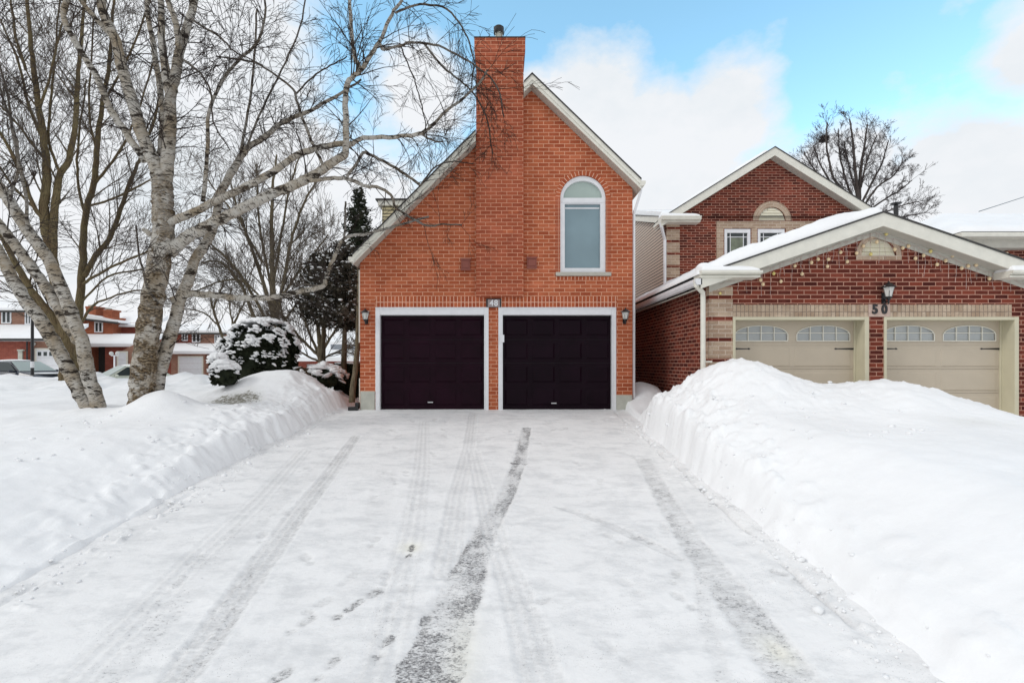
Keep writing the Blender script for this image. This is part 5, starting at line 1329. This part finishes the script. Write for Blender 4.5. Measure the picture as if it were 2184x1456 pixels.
# D
hd_ = thing('far_house', 'low house with a grey wall glimpsed between the trunks left of the brick house', 'house', (X_(700, 34), 34, -.5), 'brick houses across the street')
m = MB(); m.box(X_(600, 34), X_(790, 34), 34, 42, -1, Z_(762, 34)); m.build('wall', M_far1, hd_)
m = MB(); m.box(X_(705, 38), X_(790, 38), 38, 42, -1, Z_(728, 38)); m.build('upper_wall', M_greyroof, hd_)
shed(hd_, 'roof_snow', 590, 792, 33.6, 762, 38, 745, .25, M_snow)
m = MB(); zf = Z_(728, 37.7); m.prism([(37.7, zf), (41, zf + .8), (44, zf), (44, zf - .2), (37.7, zf - .2)], X_(698, 37.7), X_(800, 37.7), 'x'); m.build('upper_roof_snow', M_snow, hd_)

# ================================================================== STREET THINGS
t = thing('lamp_post', 'black lamp post with a white band behind the leaning birch stems', 'lamp post', tuple(P(69, 790, 20)))
m = MB(); b0 = P(69, 800, 20); tp = P(70, 655, 20); m.tube([b0, P(69, 700, 20), tp], [.055, .05, .045], 12); m.build('pole', M_black, t)
m = MB(); a0 = P(69, 784, 20); m.lathe(tuple(a0), [(.062, 0), (.062, .24)], 12); m.build('band', M_white, t)
m = MB(); m.lathe(tuple(tp), [(.05, 0), (.12, .06), (.15, .3), (.16, .32)], 6); m.build('lantern_pane', M_lampg, t)
m = MB(); m.lathe(tuple(tp), [(.18, .32), (.16, .36), (.06, .46), (.02, .52)], 6); m.build('cap', M_black, t)
t = thing('garden_light', 'white post with two globe lights in front of the carport house', 'lamp post', tuple(P(244, 800, 34)))
m = MB(); b0 = P(244, 800, 34); tp = P(244, 758, 34); m.tube([b0, tp], [.05, .045], 8); m.tube([tp - Vector((.2, 0, 0)), tp + Vector((.2, 0, 0))], [.03, .03], 6); m.build('post', M_white, t)
for s_ in (-1, 1):
    m = MB(); m.blob(tp + Vector((.2 * s_, 0, .13)), (.13, .13, .13), 1, 0, 2); m.build('globe', M_lampg, t, smooth=True)

def make_car(label, loc, rz, paint, group):
    t = thing('parked_car', label, 'car', (0, 0, 0), group)
    st = [(-2.2, .62, .35, .62, .62), (-2.1, .78, .25, .80, .80), (-1.5, .86, .2, .93, .93), (-1.2, .88, .2, .96, 1.02), (-.75, .88, .2, .97, 1.34), (-.1, .88, .2, .97, 1.45), (.5, .88, .2, .96, 1.42), (1.25, .88, .2, .93, .97), (1.9, .84, .22, .82, .82), (2.18, .70, .28, .66, .66), (2.25, .55, .36, .55, .55)]
    m = MB(); ring = []
    for (x, hw, z0, zb, zr) in st:
        cw = hw * .74 if zr - zb > .15 else hw * .86
        sec = [(-hw * .9, z0), (-hw, z0 + .15), (-hw, zb - .12), (-hw * .93, zb), (-cw, zr - .04 if zr - zb > .1 else zr), (-cw * .8, zr), (cw * .8, zr), (cw, zr - .04 if zr - zb > .1 else zr), (hw * .93, zb), (hw, zb - .12), (hw, z0 + .15), (hw * .9, z0)]
        ring.append([(x, y, z) for y, z in sec])
    n = 12; pts = [p for r in ring for p in r]; fs = []
    for i in range(len(ring) - 1):
        for k in range(n): k2 = (k + 1) % n; fs.append((i * n + k, i * n + k2, (i + 1) * n + k2, (i + 1) * n + k))
    fs += [tuple(reversed(range(n))), tuple((len(ring) - 1) * n + k for k in range(n))]
    m.add(pts, fs); m.build('body', paint, t, smooth=False, bevel=.02)
    def glass(nm, q):
        m = MB(); m.add(q, [(0, 1, 2, 3)]); o = m.build(nm, M_gdark, t); md = o.modifiers.new('s', 'SOLIDIFY'); md.thickness = .02; md.offset = 0
    def glassf(nm, q):
        m = MB(); m.add(q, [(0, 1, 2, 3)]); o = m.build(nm, M_frost, t); md = o.modifiers.new('s', 'SOLIDIFY'); md.thickness = .02; md.offset = 0
    glassf('windshield', [(1.20, -.78, 1.00), (1.20, .78, 1.00), (.53, .60, 1.41), (.53, -.60, 1.41)]) if True else None
    glass('rear_window', [(-1.15, -.74, 1.07), (-1.15, .74, 1.07), (-.78, .58, 1.33), (-.78, -.58, 1.33)])
    for s_ in (-1, 1):
        glass('side_window', [(1.05, s_ * .835, 1.0), (.02, s_ * .835, 1.0), (.02, s_ * .68, 1.39), (.52, s_ * .68, 1.37)])
        glass('side_window', [(-.04, s_ * .835, 1.0), (-1.0, s_ * .83, 1.02), (-.72, s_ * .67, 1.30), (-.04, s_ * .68, 1.39)])
        m = MB(); m.blob((2.12, s_ * .58, .62), (.1, .17, .08), 1, 0, 2); m.build('headlight', M_lampg, t, smooth=True)
        m = MB(); m.blob((.98, s_ * .98, 1.0), (.07, .1, .06), 1, 0, 2); m.build('mirror', paint, t, smooth=True)
        for x in (-1.35, 1.4):
            Mx = Matrix.Rotation(R(90), 3, 'X'); m = MB(); m.lathe((x, s_ * .80, .32), [(.22, -.09), (.31, -.09), (.33, -.05), (.33, .05), (.31, .09), (.22, .09)], 20, Mx); wh = m.build('wheel', M_black, t)
            m = MB(); m.lathe((x, s_ * .80, .32), [(.21, -.095), (.21, .095)], 16, Mx); m.build('rim', M_steel, wh)
    sm = MB(); sm.blob((-.1, 0, 1.44), (.62, .60, .07), 4, .05, 3); sm.blob((1.6, 0, .885), (.38, .6, .045), 5, .05, 3); sm.build('snow', M_snow, t, smooth=True)['kind'] = 'stuff'
    t.location = loc; t.rotation_euler = (0, 0, rz); return t
P_white = plain('white_car_paint', (.62, .65, .55), .25, .04); P_navy = plain('navy_car_paint', (.02, .025, .04), .25, .1)
make_car('cream white car half hidden by snow between the birches', (X_(268, 24), 24.6, Z_(778, 24) - 1.47), R(232), P_white, 'cars parked along the street')
make_car('dark blue car parked behind the snow at the left edge', (X_(8, 23), 23.6, Z_(768, 23) - 1.47), R(-10), P_navy, 'cars parked along the street')

# ================================================================== WORLD, SUN, CAMERA
world = bpy.data.worlds.new('World'); scene.world = world; world.use_nodes = True
nt = world.node_tree; bg = nt.nodes['Background']
sun_el, sun_az = R(38), R(246)          # azimuth measured clockwise from +Y: the sun stands to the left, behind the camera
sky = N(nt, 'ShaderNodeTexSky', sky_type='NISHITA'); sky.sun_disc = False; sky.sun_elevation = sun_el; sky.sun_rotation = sun_az
sky.altitude = 100; sky.air_density = 1.0; sky.dust_density = .4; sky.ozone_density = 1.5
tc = N(nt, 'ShaderNodeTexCoord').outputs['Generated']
nv = N(nt, 'ShaderNodeVectorMath', operation='NORMALIZE'); L_(nt, tc, nv.inputs[0]); dirv = nv.outputs[0]
sp = N(nt, 'ShaderNodeSeparateXYZ'); L_(nt, dirv, sp.inputs[0])
n1 = noise(nt, vmul(nt, dirv, (1, 1, 1.5)), 4.2, 8, .60); n2 = noise(nt, vmul(nt, dirv, (1, 1, 1.3)), 6, 6, .55)
ndist = math_(nt, 'ADD', math_(nt, 'MULTIPLY', math_(nt, 'SUBTRACT', n1, .5), 1.15), math_(nt, 'MULTIPLY', math_(nt, 'SUBTRACT', n2, .5), .3))
def dirpx(px, py): return Vector(((px - CX) / F, 1, (HY - py) / F)).normalized()
def blobn(px, py, rad, soft, amp):
    d = N(nt, 'ShaderNodeVectorMath', operation='DOT_PRODUCT'); L_(nt, dirv, d.inputs[0]); d.inputs[1].default_value = dirpx(px, py)
    ang = math_(nt, 'ARCCOSINE', math_(nt, 'MINIMUM', d.outputs['Value'], .99999))
    return math_(nt, 'MULTIPLY', math_(nt, 'SUBTRACT', 1.0, math_(nt, 'DIVIDE', ang, R(rad))), amp)
# cloud amount: base grows toward the horizon and toward the left, plus individual cloud heads
cl = math_(nt, 'MULTIPLY', math_(nt, 'SUBTRACT', .43, sp.outputs[2]), 2.6)
for b_ in ((1265, 225, 8, 0, .7), (1545, 235, 7, 0, .7), (1400, 340, 10, 0, .9), (2200, 125, 4.5, 0, .6), (1800, 380, 7, 0, .7), (2060, 350, 7, 0, .7), (1130, 200, 4, 0, .6), (120, 150, 24, 0, 1.5), (-900, 200, 30, 0, 1.2), (900, 200, 7, 0, .45), (520, 90, 9, 0, .6), (1240, 500, 12, 0, 1)):
    cl = math_(nt, 'MAXIMUM', cl, blobn(*b_))
cl = math_(nt, 'ADD', cl, ndist)
cl = math_(nt, 'MAXIMUM', cl, math_(nt, 'ADD', math_(nt, 'MULTIPLY', math_(nt, 'SUBTRACT', sp.outputs[2], .62), 3.0), math_(nt, 'MULTIPLY', ndist, .5)))  # unseen cloud overhead, added to temper the blue light from the zenith
behind = math_(nt, 'MULTIPLY', math_(nt, 'SUBTRACT', .15, sp.outputs[1]), 2.0)
cl = math_(nt, 'MAXIMUM', cl, math_(nt, 'ADD', behind, math_(nt, 'MULTIPLY', ndist, .8)))
cov = ramp(nt, cl, [(.02, (0, 0, 0)), (.12, (.40,) * 3), (.30, (1, 1, 1))])
shade = ramp(nt, n1, [(.28, (.86, .91, .95)), (.52, (.98, .995, 1.02))])
hi = ramp(nt, sp.outputs[2], [(.0, (1.0, 1.0, 1.0)), (.35, (.98, .99, 1.0))])
cloudc = mixc(nt, 1.0, shade, hi, 'MULTIPLY')
SKY_S = .15
skyc = N(nt, 'ShaderNodeHueSaturation'); skyc.inputs['Hue'].default_value = .472; skyc.inputs['Saturation'].default_value = 1.0; skyc.inputs['Value'].default_value = 2.5; L_(nt, sky.outputs[0], skyc.inputs['Color'])
cl_scaled = N(nt, 'ShaderNodeVectorMath', operation='SCALE'); L_(nt, cloudc, cl_scaled.inputs[0]); cl_scaled.inputs[3].default_value = 1.05 / SKY_S
fin = mixc(nt, cov, skyc.outputs[0], cl_scaled.outputs[0])
L_(nt, fin, bg.inputs['Color']); bg.inputs['Strength'].default_value = SKY_S

sun = bpy.data.lights.new('sun', 'SUN'); sun.energy = 1.1; sun.angle = R(14); sun.color = (1.0, .975, .94)
so = bpy.data.objects.new('sun', sun); col.objects.link(so)
sdir = Vector((math.sin(sun_az) * math.cos(sun_el), math.cos(sun_az) * math.cos(sun_el), math.sin(sun_el)))
so.rotation_euler = (-sdir).to_track_quat('-Z', 'Y').to_euler(); so.location = (0, -5, 20)

cam = bpy.data.cameras.new('camera'); cam.sensor_width = 36; cam.lens = 36 * F / 2184
cam.shift_x = (1092 - CX) / 2184; cam.shift_y = (HY - 728) / 2184; cam.clip_end = 3000; cam.clip_start = .05
co = bpy.data.objects.new('camera', cam); col.objects.link(co); co.location = (0, 0, CZ); co.rotation_euler = (R(90), 0, 0)
scene.camera = co
scene.view_settings.view_transform = 'Standard'; scene.view_settings.look = 'None'; scene.view_settings.exposure = -.17; scene.view_settings.gamma = 1
